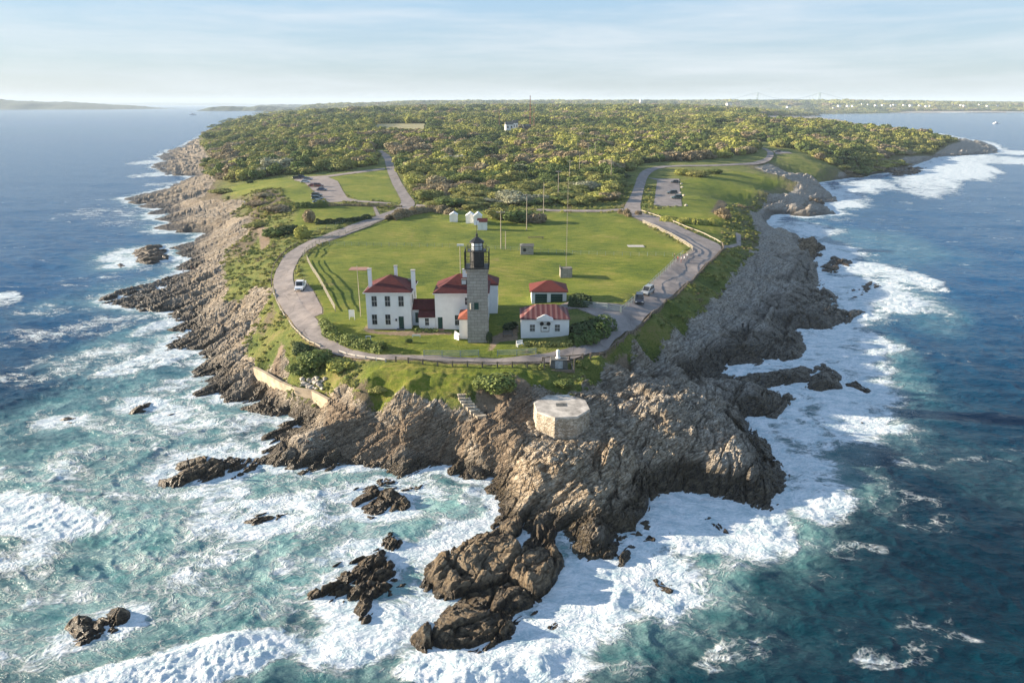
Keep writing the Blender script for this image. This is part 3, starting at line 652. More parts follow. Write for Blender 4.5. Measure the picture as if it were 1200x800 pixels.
def topoly(px, z=9):
    a = np.array(px, float); zz = np.full(len(a), 9.0)
    for _ in range(10):
        x, y = P(a[:, 0], a[:, 1], zz); zz = 0.5*zz+0.5*zp(y)
    return [(float(p), float(q)) for p, q in zip(x, y)]
lawn_w = [topoly(p) for p in (LAWN, LAWN2, LAWN3, LAWN4, LAWN5)]
def low(px, z):
    a = np.array(px, float); x, y = P(a[:, 0], a[:, 1], np.full(len(a), z)); return [(float(p), float(q)) for p, q in zip(x, y)]
dirt_w = [low(DIRT[0], 6.2), low(DIRT[1], 6.6), low(DIRT[2], 6), low(DIRT[3], 8), low(DIRT[4], 9), low(DIRT[5], 9), low(DIRT[6], 8.5)]
heath_w = [low(p, 8.5) for p in HEATH]

OUT_ = [(441,177),(450,184),(453,200),(460,217),(467,230),(471,238),(465,245),(450,251),(425,260),(400,267.5),(375,276),(355,282.5),(337.5,295),(325,310),(320,325),(321,340),(328,356),(340,370),(348,386),(360,396),(373,404),(390,410),(407.5,414.5),(422.5,418),(440,420),(467,422.5),(520,425.5),(573,427.2),(600,427.7),(632,426.5),(667,421.5),(690,415),(720,405),(740,389),(760,373),(782,352),(800,337),(820,317),(840,300),(846,292),(842,285),(825,277),(800,267),(775,257),(752,250),(750,243),(752,233),(755,220),(758,210),(764,204),(775,199),(796,197),(830,196.2),(864,192),(894,188.2),(906,184.5),(907,180),(900,175.5)]
IN_ = [(448,176),(459,184),(462.5,200),(472,217),(479.5,230),(487,239),(485,243),(470,250),(441,262.5),(410,274),(382.5,283),(364,290),(352,301),(344.5,315),(343,327.5),(346,343),(354,358),(368,372),(378,386),(386,396),(396,402.5),(408,408),(429,412.5),(441,414.6),(451,415.2),(480,416.5),(520,419.2),(573,420.5),(600,420.3),(627,418.2),(665,411.3),(687,404),(706,394),(718,380),(732,366),(750,347),(775,322),(792,307),(806,299),(813,292),(806,287),(790,277),(770,267),(752,260.5),(732,250),(731,243),(738,233),(743,220),(747,208),(755,201),(770,197),(794,195.3),(828,194),(860,190.2),(890,186.3),(900,182.6),(898,177),(889,173)]
LOTS = {'parking_bay': [(347,331),(357,334),(366,343),(378,364),(378,370),(368,373),(353,357),(345,342)],
        'garage_drive': [(640,371),(668,361.5),(700,363.5),(733,365.5),(719,381),(706,393),(700,381),(676,370.5)],
        'left_parking_lot': [(344,210.5),(349,207),(383,206),(451,198.5),(451.5,200.4),(384,208.3),(396,214),(402,225),(408,233),(420,236.5),(458,239),(458,240.4),(408,238),(385,239.6),(379,233),(367,225),(357,216)],
        'right_parking_lot': [(758,209.5),(770,210.5),(796,210.5),(799,242),(766,242),(770,212)],
        'dirt_track': [(629,246),(700,246.5),(730,244.8),(731,247),(700,249),(629,248)],
        'cross_lane': [(488,240.5),(506,242),(506,243.6),(487,243)],
        'far_parking_lot': [(905,177),(925,177),(929,180),(909,181.5)],
        'link_path': [(437,242),(440,242),(445,253),(441,254)],
        'shore_path': [(863,266),(869,267),(870,277),(860,285),(848,290),(845,287),(857,282),(865,275)]}
road_w = topoly(OUT_) + topoly(IN_)[::-1]
lots_w = {k: topoly(v) for k, v in LOTS.items()}

def fan(y0, y1, tmax, nc, k, dmin, far):
    ys = [y0]
    while ys[-1] < y1:
        y = ys[-1]; d = min(max(dmin, y*y/31000*k), far*y)
        ys.append(y+d)
    ys = np.array(ys); ts = np.linspace(-tmax, tmax, nc)
    X = ts[None, :]*(ys[:, None]+16); Y = np.repeat(ys[:, None], nc, 1)
    return X, Y
QL = 1.3
X, Y = fan(42, 12000, 0.98, int(1300*QL), 1.0/QL, 0.2/QL, 0.018)
nr, nc = X.shape
d0 = sdist(X, Y, coast_w)
keep = d0 > -6
Z = np.full(X.shape, -6.0); RK = np.zeros(X.shape); DV = np.zeros(X.shape)
h, d, dv, rk, bl = heightf(X[keep], Y[keep])
xk, yk = X[keep], Y[keep]
rd = sdist(xk, yk, road_w)
lot = np.full(xk.shape, -99.0)
for k in lots_w: lot = np.maximum(lot, sdist(xk, yk, lots_w[k]))
cut = np.maximum(rd, lot)
h = h - (0.12+0.0006*yk)*sstep(0.1, 0.5+0.003*yk, cut)
Z[keep] = h
mow = np.full(xk.shape, -99.0)
for p in lawn_w: mow = np.maximum(mow, sdist(xk, yk, p))
mow = sstep(-1.5, 1.5, mow)
dirt = np.full(xk.shape, -99.0)
for p in dirt_w: dirt = np.maximum(dirt, sdist(xk, yk, p))
dirt = sstep(-1.2, 1.5, dirt)
vd = np.clip(cut, -3, 0); dirt = np.maximum(dirt, 0.55*sstep(-1.0, 0.0, vd)*sstep(400, 250, yk))
he = np.full(xk.shape, -99.0)
for p in heath_w: he = np.maximum(he, sdist(xk, yk, p))
he = np.maximum(sstep(-3, 3, he), 0.55*sstep(9+0.03*yk, 0, dv)*sstep(150, 210, yk))
m1 = np.zeros((nr, nc, 4)); m1[keep] = np.stack([rk, dirt, mow, he], 1)
warm = 0.52 + 0.2*sstep(20, -20, xk) + 0.5*np.exp(-((xk-8)/11)**2-((yk-78)/12)**2) - 0.35*sstep(22, 40, xk)
wet = sstep(0, 18, xk)*sstep(260, 180, yk)*0.9
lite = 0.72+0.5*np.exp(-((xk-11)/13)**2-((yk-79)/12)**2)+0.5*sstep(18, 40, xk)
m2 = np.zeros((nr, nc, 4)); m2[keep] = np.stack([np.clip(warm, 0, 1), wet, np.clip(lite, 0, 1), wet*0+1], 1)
idx = np.arange(nr*nc).reshape(nr, nc)
q = np.stack([idx[:-1, :-1], idx[:-1, 1:], idx[1:, 1:], idx[1:, :-1]], -1).reshape(-1, 4)
zf = Z.ravel(); kf = keep.ravel()
ok = (zf[q].max(1) > -2.2) & kf[q].all(1); q = q[ok]
used = np.unique(q); remap = np.full(nr*nc, -1, np.int64); remap[used] = np.arange(len(used))
V = np.stack([X.ravel(), Y.ravel(), zf], 1)[used]
fs_ = m1.reshape(-1, 4)[used][remap[q][:, 0], 0] < 0.5
terr = mesh_np('ground', V, remap[q], M['terrain'], smooth=True, attrs={'m1': m1.reshape(-1, 4)[used], 'm2': m2.reshape(-1, 4)[used]})
terr.data.polygons.foreach_set('use_smooth', fs_); terr['kind'] = 'structure'
print('terrain verts', len(V))

# ------------------------------------------------------------------ sea rocks, each a thing of its own
def sea_rock(px, crest, label, top=2.2, w=2.0, blocky=0.8, amp=1.0, group=None):
    poly = low(px, 0.0); pa = np.array(poly)
    cr = [(P(u, v, z)[0], P(u, v, z)[1], z) for u, v, z in crest]
    def f(x, y):
        sh = x.shape; x = np.ravel(x); y = np.ravel(y)
        out = np.full(x.shape, -3.0)
        m = (x > pa[:, 0].min()-3) & (x < pa[:, 0].max()+3) & (y > pa[:, 1].min()-3) & (y < pa[:, 1].max()+3)
        if m.any():
            xx, yy = x[m], y[m]
            d = sdist(xx, yy, poly) + 0.9*fbm(xx/2.5, yy/2.5, 3, 4)
            hz = np.full(xx.shape, top*0.9)
            if cr:
                num = 0; den = 0
                for cx, cy, cz in cr:
                    ww = 1/((xx-cx)**2+(yy-cy)**2+0.6); num = num+ww*cz; den = den+ww
                hz = num/den
            e = np.clip(d, 0, None)
            out[m] = np.where(d > 0, hz*0.62*(1-np.exp(-e/w)), np.maximum(d*0.5, -3)) + rock_relief(xx, yy, blocky, hz*(1-np.exp(-e/w)))*amp*sstep(-3.0, 1.0, d)*1.05 - 0.2
        return out.reshape(sh)
    ROCKS.append(f)
    st = float(np.clip(pa[:, 1].mean()/800*0.9, 0.07, 0.6))
    xs = np.arange(pa[:, 0].min()-2, pa[:, 0].max()+2, st); ys = np.arange(pa[:, 1].min()-2, pa[:, 1].max()+2, st)
    XX, YY = np.meshgrid(xs, ys); ZZ = f(XX, YY)
    a, c = XX.shape; ii = np.arange(a*c).reshape(a, c)
    q = np.stack([ii[:-1, :-1], ii[:-1, 1:], ii[1:, 1:], ii[1:, :-1]], -1).reshape(-1, 4)
    ok = ZZ.ravel()[q].max(1) > -1.6; q = q[ok]
    if not len(q): return
    us = np.unique(q); rm = np.full(a*c, -1, np.int64); rm[us] = np.arange(len(us))
    V = np.stack([XX.ravel(), YY.ravel(), ZZ.ravel()], 1)[us]
    c0 = np.array([V[:, 0].mean(), V[:, 1].mean(), 0.0])
    o = mesh_np('rock', V-c0, rm[q], M['rock']); o.location = c0
    tag(o, label, 'rock', group or 'rocks standing in the surf')
    return o
sea_rock([(584,614),(575,628),(547,633),(520,650),(503,663),(497,690),(520,700),(522,712),(490,752),(500,760),(517,770),(545,768),(587,757),(605,730),(625,716),(653,693),(660,655),(652,615),(618,603)],
         [(560,665,2.9),(545,692,2.8),(600,720,2.3),(625,665,2.7),(605,640,2.6),(620,615,2.4),(530,740,1.8),(575,725,2.3),(640,690,2.0),(560,710,2.6)],
         'largest brown weed-covered reef in the white surf at the foot of the headland', w=1.3, amp=0.8, blocky=0.75)
sea_rock([(362,697),(378,684),(393,670),(415,660),(437,647),(448,634),(463,628),(483,635),(472,646),(458,652),(468,668),(474,688),(450,700),(430,700),(405,706),(385,708)],
         [(390,695,1.3),(430,672,1.6),(462,640,1.7),(450,690,1.0)], 'low dark reef slanting through foam left of the biggest reef', w=1.4, amp=0.8)
sea_rock([(418,706),(430,701),(438,712),(428,726),(420,722)], [], 'small knob of dark rock just below the slanting reef', top=0.7, w=1, amp=0.5)
sea_rock([(180,557),(205,545),(235,538),(262,532),(300,531),(308,538),(302,551),(285,559),(243,564),(215,573),(198,575)],
         [(205,558,1.8),(250,545,2.0),(285,542,1.8)], 'long flat dark ledge with a lone fisherman standing on it', w=2.0, amp=0.7, blocky=0.2)
sea_rock([(76,742),(84,728),(98,722),(107,730),(110,748),(95,755),(80,754)], [], 'rounded black rock at lower left, larger of the touching pair', top=1.2, w=1.2, amp=0.6)
sea_rock([(108,738),(120,722),(140,718),(144,730),(130,742),(115,748)], [], 'pointed black rock touching the rounded one at lower left', top=1.0, w=1.2, amp=0.6)
sea_rock([(152,475),(160,470),(172,474),(168,483),(155,484)], [], 'lone dark rock awash in the blue-green water left of the sea wall', top=0.9, w=1.2, amp=0.5)
sea_rock([(195,487),(205,483),(214,487),(205,492)], [], 'tiny rock beside the lone dark rock, nearer the shore', top=0.6, w=1, amp=0.4)
sea_rock([(68,493),(80,489),(92,492),(86,499),(72,498)], [], 'submerged brown rock farthest out in the foam at the left', top=0.4, w=1.2, amp=0.4)
sea_rock([(155,303),(158,294),(172,289),(190,287),(199,293),(196,304),(182,311),(166,311)], [(170,296,2.2),(190,298,1.8)], 'twin-humped dark rock off the left shore', w=2.4, amp=0.6, blocky=0.3)
sea_rock([(136,312),(141,309),(146,311),(142,314)], [], 'tiny dark rock off the twin-humped one', top=0.7, w=1.5, amp=0.4)
sea_rock([(413,588),(420,570),(437,562),(470,560),(500,565),(505,580),(480,596),(455,600),(440,612),(425,608)], [(440,585,0.9),(475,580,0.8)], 'half-submerged shelf with foam pouring over it below the lit slab', w=2.2, amp=0.6)
sea_rock([(288,612),(300,605),(330,597),(338,602),(320,612),(300,618)], [], 'dark rib of rock awash below the fisherman ledge', top=0.5, w=1.4, amp=0.5)
sea_rock([(254,590),(270,580),(285,582),(275,592),(262,596)], [], 'dark rib of rock awash close under the fisherman ledge', top=0.5, w=1.4, amp=0.5)
sea_rock([(640,735),(655,720),(672,715),(680,725),(668,738),(650,742)], [], 'foam-swept rock buried in white water right of the biggest reef', top=0.3, w=1.4, amp=0.4)
sea_rock([(765,683),(775,678),(790,685),(785,695),(772,694)], [], 'small rock peeping out of the widest white water', top=0.5, w=1.2, amp=0.4)
sea_rock([(825,612),(838,606),(860,616),(856,628),(838,624)], [], 'tan rock washed over by foam in front of the headland', top=0.7, w=1.4, amp=0.5)
sea_rock([(985,343),(1003,332),(1030,328),(1035,334),(1012,346),(995,352)], [(1005,340,1.0)], 'flat dark rock in the surf beside the right-hand cliffs', top=1.0, w=2, amp=0.6, blocky=0.3)
sea_rock([(960,318),(975,301),(998,305),(996,313),(975,322)], [], 'dark rock just seaward of the middle boulders', top=1.1, w=2, amp=0.6)
sea_rock([(990,450),(1003,448),(1017,458),(1010,463),(996,460)], [], 'low black rock off the tip of the rock finger', top=0.6, w=1.4, amp=0.4)
sea_rock([(985,492),(1000,490),(1015,497),(1005,504),(990,501)], [], 'dark rock in dark water farthest right of the headland', top=0.4, w=1.4, amp=0.4)
sea_rock([(1040,203),(1060,197),(1085,197),(1075,204),(1052,207)], [], 'low reef off the far right point', top=1.6, w=4, amp=0.8)
sea_rock([(918,295),(930,283),(955,282),(968,292),(955,304),(932,306)], [(942,292,3.6)], 'grey boulder at the water edge below the upper bluff', w=2.6, amp=1.0)
sea_rock([(934,236),(945,229),(962,231),(964,240),(948,246),(936,244)], [(950,236,3.2)], 'tan-topped boulder on the far right beach', w=3, amp=1.0)

# ------------------------------------------------------------------ sea
SP = [(975,470,50,38,50,0.88),(1000,405,56,28,20,0.8),(1040,340,50,18,25,0.9),(945,560,45,34,60,0.9),(985,310,40,14,10,0.8),(950,270,50,8,5,0.8),(1020,218,60,6,8,0.8),(1120,195,80,6,8,0.95),(480,655,40,16,15,0.85),(640,600,16,30,0,0.8), # u, v, ru, rv, tilt(deg in picture, up-right positive), foam coverage
 (700,690,110,45,28,1.05),(620,745,110,45,15,1.05),(800,625,80,40,15,1.0),(880,615,55,40,40,0.9),(760,680,70,35,35,0.9),(930,560,45,50,60,0.85),(935,500,60,35,60,0.85),(1000,430,70,28,45,0.75),(980,395,50,22,20,0.7),
 (1040,330,45,22,40,0.7),(1060,325,25,18,0,0.9),(1010,365,40,18,10,0.7),(985,290,45,12,10,0.4),(1000,260,60,10,0,0.5),(930,265,35,8,0,0.7),(985,228,50,8,10,0.65),(1080,210,80,8,8,0.8),(1150,186,70,6,0,0.85),(1160,178,40,4,0,0.9),
 (420,745,110,40,12,0.95),(280,770,160,30,15,1.0),(170,790,120,20,12,0.95),(560,780,120,30,0,1.0),(480,715,60,25,20,0.85),(60,615,95,22,-3,0.95),(0,600,60,25,0,0.85),(40,650,90,22,5,0.62),
 (120,690,130,30,10,0.58),(250,640,140,35,15,0.60),(350,600,120,28,10,0.68),(480,575,70,16,0,0.72),(560,590,25,25,0,0.7),(330,660,120,30,15,0.5),(230,700,80,25,15,0.45),
 (250,500,110,30,20,0.55),(150,480,120,40,20,0.50),(240,440,60,18,30,0.62),(190,420,50,14,25,0.75),(200,380,25,9,20,0.75),(120,420,80,22,20,0.5),(60,440,80,30,20,0.35),(90,540,120,35,15,0.5),(40,500,80,30,15,0.42),
 (300,490,40,16,30,0.7),(315,475,20,8,0,0.8),(190,330,60,10,25,0.5),(150,320,60,10,20,0.42),(110,330,50,10,0,0.35),(60,365,60,8,0,0.45),(10,350,25,6,-15,0.7),(20,395,50,10,0,0.4),(100,385,60,14,10,0.5),(195,235,40,4,0,0.45),(130,250,60,10,0,0.5),(175,190,20,3,0,0.7),(180,205,22,3,0,0.7),
 (190,216,18,2.5,0,0.6),(190,272,25,3,0,0.65),(150,262,40,5,0,0.45),(90,235,40,3,0,0.3),(90,270,60,6,0,0.25),
 (1000,560,70,22,-30,0.42),(1040,600,55,14,-25,0.40),(960,640,50,15,-20,0.4),(1020,690,90,14,-10,0.30),(1130,600,80,14,-25,0.22),(1150,530,70,14,-20,0.22),(200,620,330,190,10,0.47),(480,640,160,90,0,0.48),(950,330,40,40,0,0.6),(1010,470,40,40,40,0.7),(950,770,100,22,5,0.34),(1000,740,40,14,-20,0.4),(860,770,70,22,20,0.45),(1100,450,80,16,10,0.18),(1080,480,60,12,0,0.2),
 (1110,380,90,10,5,0.22),(1100,290,90,8,5,0.16),(1150,235,60,6,0,0.28),(1070,245,60,5,0,0.3),(1050,270,60,6,-5,0.3),(400,640,60,20,10,0.45),(560,610,50,25,0,0.55),(480,620,60,20,10,0.4),(640,735,60,30,0,1.0),(660,650,12,18,0,0.6),(515,640,18,16,20,0.7),(490,690,15,25,30,0.75)]
AER = [(60,560,220,130,10,0.75),(250,600,260,110,10,0.85),(200,700,240,90,10,0.8),(450,620,160,60,0,0.9),(520,600,70,30,0,1.0),(130,480,180,60,20,0.6),(260,480,120,40,20,0.7),(900,600,70,50,30,0.6),(820,680,80,45,35,0.7),(950,520,60,50,45,0.5),
 (1010,420,70,40,30,0.5),(1040,340,60,30,20,0.5),(770,740,90,40,25,0.45),(990,280,70,25,0,0.35),(180,400,60,30,20,0.5),(140,340,60,20,20,0.3),(1150,550,90,40,-20,0.12),(400,760,200,50,0,0.7)]
def splats(x, y, lst, base=0.0, jit=0):
    out = np.full(x.shape, base)
    jx = fbm(x/(7+0.02*y), y/(7+0.04*y), 4, 55); jy = fbm(x/(22+0.03*y)+50, y/(22+0.06*y), 4, 56)
    for u, v, ru, rv, tl, s_ in lst:
        cx, cy = P(u, v, 0); cx2, cy2 = P(u, v-1, 0); k = ppm(cy, 0); ky = cy2-cy
        m = (np.abs(x-cx) < (ru+rv)*k*2.6) & (np.abs(y-cy) < (ru*abs(sin(radians(tl)))+rv)*ky*3+8)
        if not m.any(): continue
        a = (x[m]-cx)/k; b = (y[m]-cy)/ky/(1+0.0*rv)
        t = radians(tl); p = a*cos(t)+b*sin(t); q_ = -a*sin(t)+b*cos(t)
        e = (p/ru)**2+(q_/rv)**2 + 1.1*jx[m]+1.4*jy[m]
        val = s_*sstep(2.2, 0.1, e)*(0.9+0.35*jx[m]*(s_ < 0.95))
        out[m] = 1-(1-out[m])*(1-val) if jit else np.maximum(out[m], val)
    return out
def wave(x, y):
    fade = lambda lam: 1/(1+(y*y/31000/lam*2.0)**2)
    a = radians(-14); s = x*cos(a)+y*sin(a); t = -x*sin(a)+y*cos(a)
    z = 0.45*noise(s/46, t/19, 1)*fade(19) + 0.30*(1-2*np.abs(noise(s/24+3, t/8.5, 2)))*fade(8) + 0.17*(1-2*np.abs(noise(s/9+.3*noise(x/7, y/7, 9), t/4.0, 3)))*fade(4)
    z = z + 0.14*(1-2*np.abs(noise(s/4+.4*noise(x/3, y/3, 19), t/1.9, 4)))*fade(1.9) + 0.07*(1-2*np.abs(noise(s/1.8, t/0.9, 5)))*fade(0.9)
    return z
X, Y = fan(36, 45000, 1.0, 1350, 1.05, 0.19, 0.03)
nr, nc = X.shape
dc = sdist(X, Y, coast_w)
for o in [o for o in COL.objects if o.name.startswith('rock')]:
    lx, ly, _ = o.location; r = max(o.dimensions.x, o.dimensions.y)/2
    dc = np.maximum(dc, r*0.75-np.hypot(X-lx, Y-ly))
cov = splats(X, Y, SP, 0.0)
side = sstep(-20, 20, X)
shore = np.exp(-np.clip(-dc-1*side, 0, None)/(3.2+0.010*Y+2.0*side))
cov = np.maximum(cov, shore*(0.66+0.14*side+0.5*fbm(X/8, Y/8, 4, 12)))
caps = sstep(0.42, 0.62, noise(X/16, Y/9, 61)+0.35*noise(X/4, Y/2.5, 62))*(0.34+0.10*side)*sstep(2500, 600, Y)
cov = np.maximum(cov, caps*0.9) + 0.10*fbm(X/12, Y/12, 4, 63)*(cov > 0.1)
cov = np.clip(cov, 0, 1)
aer = np.clip(splats(X, Y, AER, 0.0)*(0.75+0.5*fbm(X/10, Y/10, 3, 65)), 0, 1)
aer = np.maximum(aer, 0.6*np.exp(-np.clip(-dc, 0, None)/4.0)*sstep(500, 200, Y))
surge = sstep(0.65, 0.95, cov)*sstep(350, 150, Y)
Z = wave(X, Y) + surge*(0.45*np.abs(fbm(X/4, Y/4, 5, 71)) + 0.7*sstep(0, 0.6, fbm(X/13, Y/9, 3, 72)) + 0.28*np.abs(fbm(X/1.2, Y/1.2, 3, 73)))
Z *= sstep(1.5, -6, dc)*0.8+0.2
idx = np.arange(nr*nc).reshape(nr, nc)
q = np.stack([idx[:-1, :-1], idx[:-1, 1:], idx[1:, 1:], idx[1:, :-1]], -1).reshape(-1, 4)
dterr = sdist(X, Y, coast_w).ravel()
ok = dterr[q].min(1) < 8+0.02*Y.ravel()[q[:, 0]]; q = q[ok]
used = np.unique(q); remap = np.full(nr*nc, -1, np.int64); remap[used] = np.arange(len(used))
V = np.stack([X.ravel(), Y.ravel(), Z.ravel()], 1)[used]
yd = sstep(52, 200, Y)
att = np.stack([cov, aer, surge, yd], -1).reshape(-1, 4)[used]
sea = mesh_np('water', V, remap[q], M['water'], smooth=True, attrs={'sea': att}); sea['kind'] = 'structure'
print('sea verts', len(V))

# ------------------------------------------------------------------ roads and lots (draped sheets)
def drape(name, poly, mat, off=0.05, parent=None):
    pa = np.array(poly); y0, y1 = pa[:, 1].min(), pa[:, 1].max(); x0, x1 = pa[:, 0].min(), pa[:, 0].max()
    import mathutils
    verts = [mathutils.Vector((x, y)) for x, y in poly]
    # interior points for a smooth drape
    n = len(poly); st = max(0.9, min(6, (y0+y1)/2/150))
    edges = [(i, (i+1) % n) for i in range(n)]
    pts = []
    for a, b in edges:
        ax, ay = poly[a]; bx, by = poly[b]; l = math.hypot(bx-ax, by-ay); k = max(1, int(l/st))
        for j in range(k): pts.append((ax+(bx-ax)*j/k, ay+(by-ay)*j/k))
    m = len(pts); ed = [(i, (i+1) % m) for i in range(m)]
    gx, gy = np.meshgrid(np.arange(x0, x1, st), np.arange(y0, y1, st)); dd = sdist(gx, gy, poly)
    inn = [(float(a), float(b)) for a, b in zip(gx[dd > st*0.5], gy[dd > st*0.5])]
    r = mathutils.geometry.delaunay_2d_cdt([mathutils.Vector(p) for p in pts+inn], ed, [list(range(m))], 1, 1e-4)
    vv = np.array([(v.x, v.y) for v in r[0]]); hz = H(vv[:, 0], vv[:, 1]) + off + 0.00012*vv[:, 1]
    # soften the cross fall
    o = mesh_np(name, np.column_stack([vv, hz]), [list(f) for f in r[2]], mat, parent, smooth=True)
    o['kind'] = 'structure'
    return o
def ribbon(name, A, B, mat, off=0.05):
    """road strip between two edge lines given pairwise"""
    A = np.array(A); B = np.array(B); va = []; 
    rows = []
    for i in range(len(A)-1):
        l = np.linalg.norm(A[i+1]-A[i]); k = max(1, int(l/max(0.8, A[i][1]/160)))
        for j in range(k):
            t = j/k; rows.append((A[i]*(1-t)+A[i+1]*t, B[i]*(1-t)+B[i+1]*t))
    rows.append((A[-1], B[-1])); nw = 7
    P_ = np.array([[a*(1-s/(nw-1))+b*s/(nw-1) for s in range(nw)] for a, b in rows])
    hz = H(P_[..., 0].ravel(), P_[..., 1].ravel()).reshape(P_.shape[:2])
    mid = hz.mean(1, keepdims=True); hz = np.maximum(hz, 0.5*hz+0.5*mid)+off+0.00012*P_[..., 1]
    n = len(rows); ii = np.arange(n*nw).reshape(n, nw)
    q = np.stack([ii[:-1, :-1], ii[1:, :-1], ii[1:, 1:], ii[:-1, 1:]], -1).reshape(-1, 4)
    o = mesh_np(name, np.column_stack([P_.reshape(-1, 2), hz.ravel()]), q, mat, smooth=True); o['kind'] = 'structure'
    return o
def smooth_poly(A, B, it=1):
    A = [np.array(p) for p in A]; B = [np.array(p) for p in B]
    for _ in range(it):
        a2 = [A[0]]; b2 = [B[0]]
        for i in range(len(A)-1):
            a2 += [A[i]*.75+A[i+1]*.25, A[i]*.25+A[i+1]*.75]; b2 += [B[i]*.75+B[i+1]*.25, B[i]*.25+B[i+1]*.75]
        a2.append(A[-1]); b2.append(B[-1]); A, B = a2, b2
    return A, B
a_, b_ = smooth_poly(topoly(OUT_), topoly(IN_), 1)
ribbon('road', a_, b_, M['road'], 0.07)
drape('parking_bay', lots_w['parking_bay'], M['lot'], 0.045)
drape('driveway', lots_w['garage_drive'], M['lot'], 0.045)
drape('parking_lot', lots_w['left_parking_lot'], M['lot'], 0.05)
drape('parking_lot', lots_w['right_parking_lot'], M['road'], 0.03)
drape('parking_lot', lots_w['far_parking_lot'], M['lot'], 0.05)
drape('lane', lots_w['dirt_track'], M['lot'], 0.05)
drape('lane', lots_w['cross_lane'], M['lot'], 0.05)
drape('path', lots_w['link_path'], M['lot'], 0.05)
drape('path', lots_w['shore_path'], M['lot'], 0.05)
# ------------------------------------------------------------------ buildings
def zv(v, y): return CAMZ - y*tan(PITCH+math.atan((v-400)/FPX))
def ux(u, y, z): return (u-600)*ppm(y, z)
class Bld:
    """a building seen square-on: root Empty at its base, local coordinates = world minus root"""
    def __init__(s, name, label, cat, cx, cy, z0, group=None):
        s.o = empty(name, (cx, cy, z0), 0, label, cat, group); s.c = (cx, cy, z0)
    def rect(s, u0, u1, v0, v1, y):
        """photo rectangle on a front face at depth y -> local x0,x1,z0,z1"""
        z1 = zv(v0, y); z0 = zv(v1, y); zm = (z0+z1)/2
        return ux(u0, y, zm)-s.c[0], ux(u1, y, zm)-s.c[0], z0-s.c[2], z1-s.c[2]
    def box(s, name, mat, x0, x1, y0, y1, z0, z1, par=None):
        return MB().box(x0, x1, y0, y1, z0, z1).build(name, mat, par or s.o)
    def window(s, u0, u1, v0, v1, y, frame='trim', sash=True, glass='glass'):
        x0, x1, z0, z1 = s.rect(u0, u1, v0, v1, y); yl = y-s.c[1]
        return s.win(x0, x1, z0, z1, yl, frame, sash, glass)
    def win(s, x0, x1, z0, z1, yl, frame='trim', sash=True, glass='glass'):
        m = MB(); t = 0.07
        m.box(x0-t, x0, yl-0.07, yl+0.05, z0-t, z1+t).box(x1, x1+t, yl-0.07, yl+0.05, z0-t, z1+t)
        m.box(x0, x1, yl-0.07, yl+0.05, z1, z1+t).box(x0-0.05, x1+0.05, yl-0.13, yl+0.05, z0-t-0.02, z0)
        w = m.build('window', M[frame], s.o)
        MB().box(x0, x1, yl-0.025, yl+0.04, z0, z1).build('pane', M[glass], w)
        if sash:
            g = MB(); zm = (z0+z1)/2; xm = (x0+x1)/2
            g.box(x0, x1, yl-0.05, yl-0.027, zm-0.025, zm+0.025).box(xm-0.012, xm+0.012, yl-0.045, yl-0.027, z0, zm-0.025).box(xm-0.012, xm+0.012, yl-0.045, yl-0.027, zm+0.025, z1)
            g.build('glazing_bar', M['trim' if frame == 'trim' else frame], w)
        return w
    def sidewin(s, xl, y0, y1, z0, z1, sgn=1):
        m = MB(); t = 0.09
        a, b = (xl-0.05, xl+0.07) if sgn > 0 else (xl-0.07, xl+0.05)
        m.box(a, b, y0-t, y0, z0-t, z1+t).box(a, b, y1, y1+t, z0-t, z1+t).box(a, b, y0, y1, z1, z1+t).box(a, b, y0, y1, z0-t, z0)
        w = m.build('window', M['trim'], s.o)
        a, b = (xl-0.04, xl+0.025) if sgn > 0 else (xl-0.025, xl+0.04)
        MB().box(a, b, y0, y1, z0, z1).build('pane', M['glass'], w)
    def door(s, u0, u1, v0, v1, y, mat='green'):
        x0, x1, z0, z1 = s.rect(u0, u1, v0, v1, y); yl = y-s.c[1]; z0 = max(z0, 0.05)
        m = MB(); t = 0.10
        m.box(x0-t, x0, yl-0.06, yl+0.05, z0, z1+t).box(x1, x1+t, yl-0.06, yl+0.05, z0, z1+t).box(x0, x1, yl-0.06, yl+0.05, z1, z1+t)
        fr = m.build('door_frame', M['trim'], s.o)
        d = MB().box(x0, x1, yl-0.03, yl+0.04, z0, z1)
        for a in (0.12, 0.56):
            d.box(x0+0.15*(x1-x0), x1-0.15*(x1-x0), yl-0.045, yl-0.031, z0+a*(z1-z0), z0+(a+0.34)*(z1-z0))
        do = d.build('door', M[mat], s.o)
        MB().cyl(x1-0.12, yl-0.07, z0+0.95, z0+1.03, 0.04, n=8).build('handle', M['chrome'], do)
        return do
def gutter(m, x0, x1, y0, y1, z):
    m.box(x0, x1, y0-0.10, y0-0.005, z-0.16, z-0.02); return m

# keeper's house with its low link
yf = 118.4; z0 = 9.0
B = Bld('keepers_house', 'white two-storey house with hipped red roof, farthest left, three white chimneys', 'house', ux(455.5, yf, 12.5), yf+4.0, z0)
xa, xb = ux(429.7, yf, 12.5)-B.c[0], ux(481.4, yf, 12.5)-B.c[0]; ze = zv(343, yf)-z0
B.box('wall', M['white'], xa, xb, -4.0, 3.9, -0.8, ze)
B.box('foundation', M['brick'], xa-0.05, xb+0.05, -4.06, 3.95, -0.9, 0.18)
rf = MB().hip(xa-0.35, xb+0.35, -4.35, 4.25, ze+0.10, 2.35).build('roof', M['redroof'], B.o)
MB().box(xa-0.38, xb+0.38, -4.40, -4.353, ze-0.08, ze+0.08).box(xa-0.38, xb+0.38, 4.253, 4.3, ze-0.08, ze+0.08).box(xb+0.353, xb+0.40, -4.353, 4.253, ze-0.08, ze+0.08).box(xa-0.40, xa-0.353, -4.353, 4.253, ze-0.08, ze+0.08).build('gutter', M['trim'], rf)
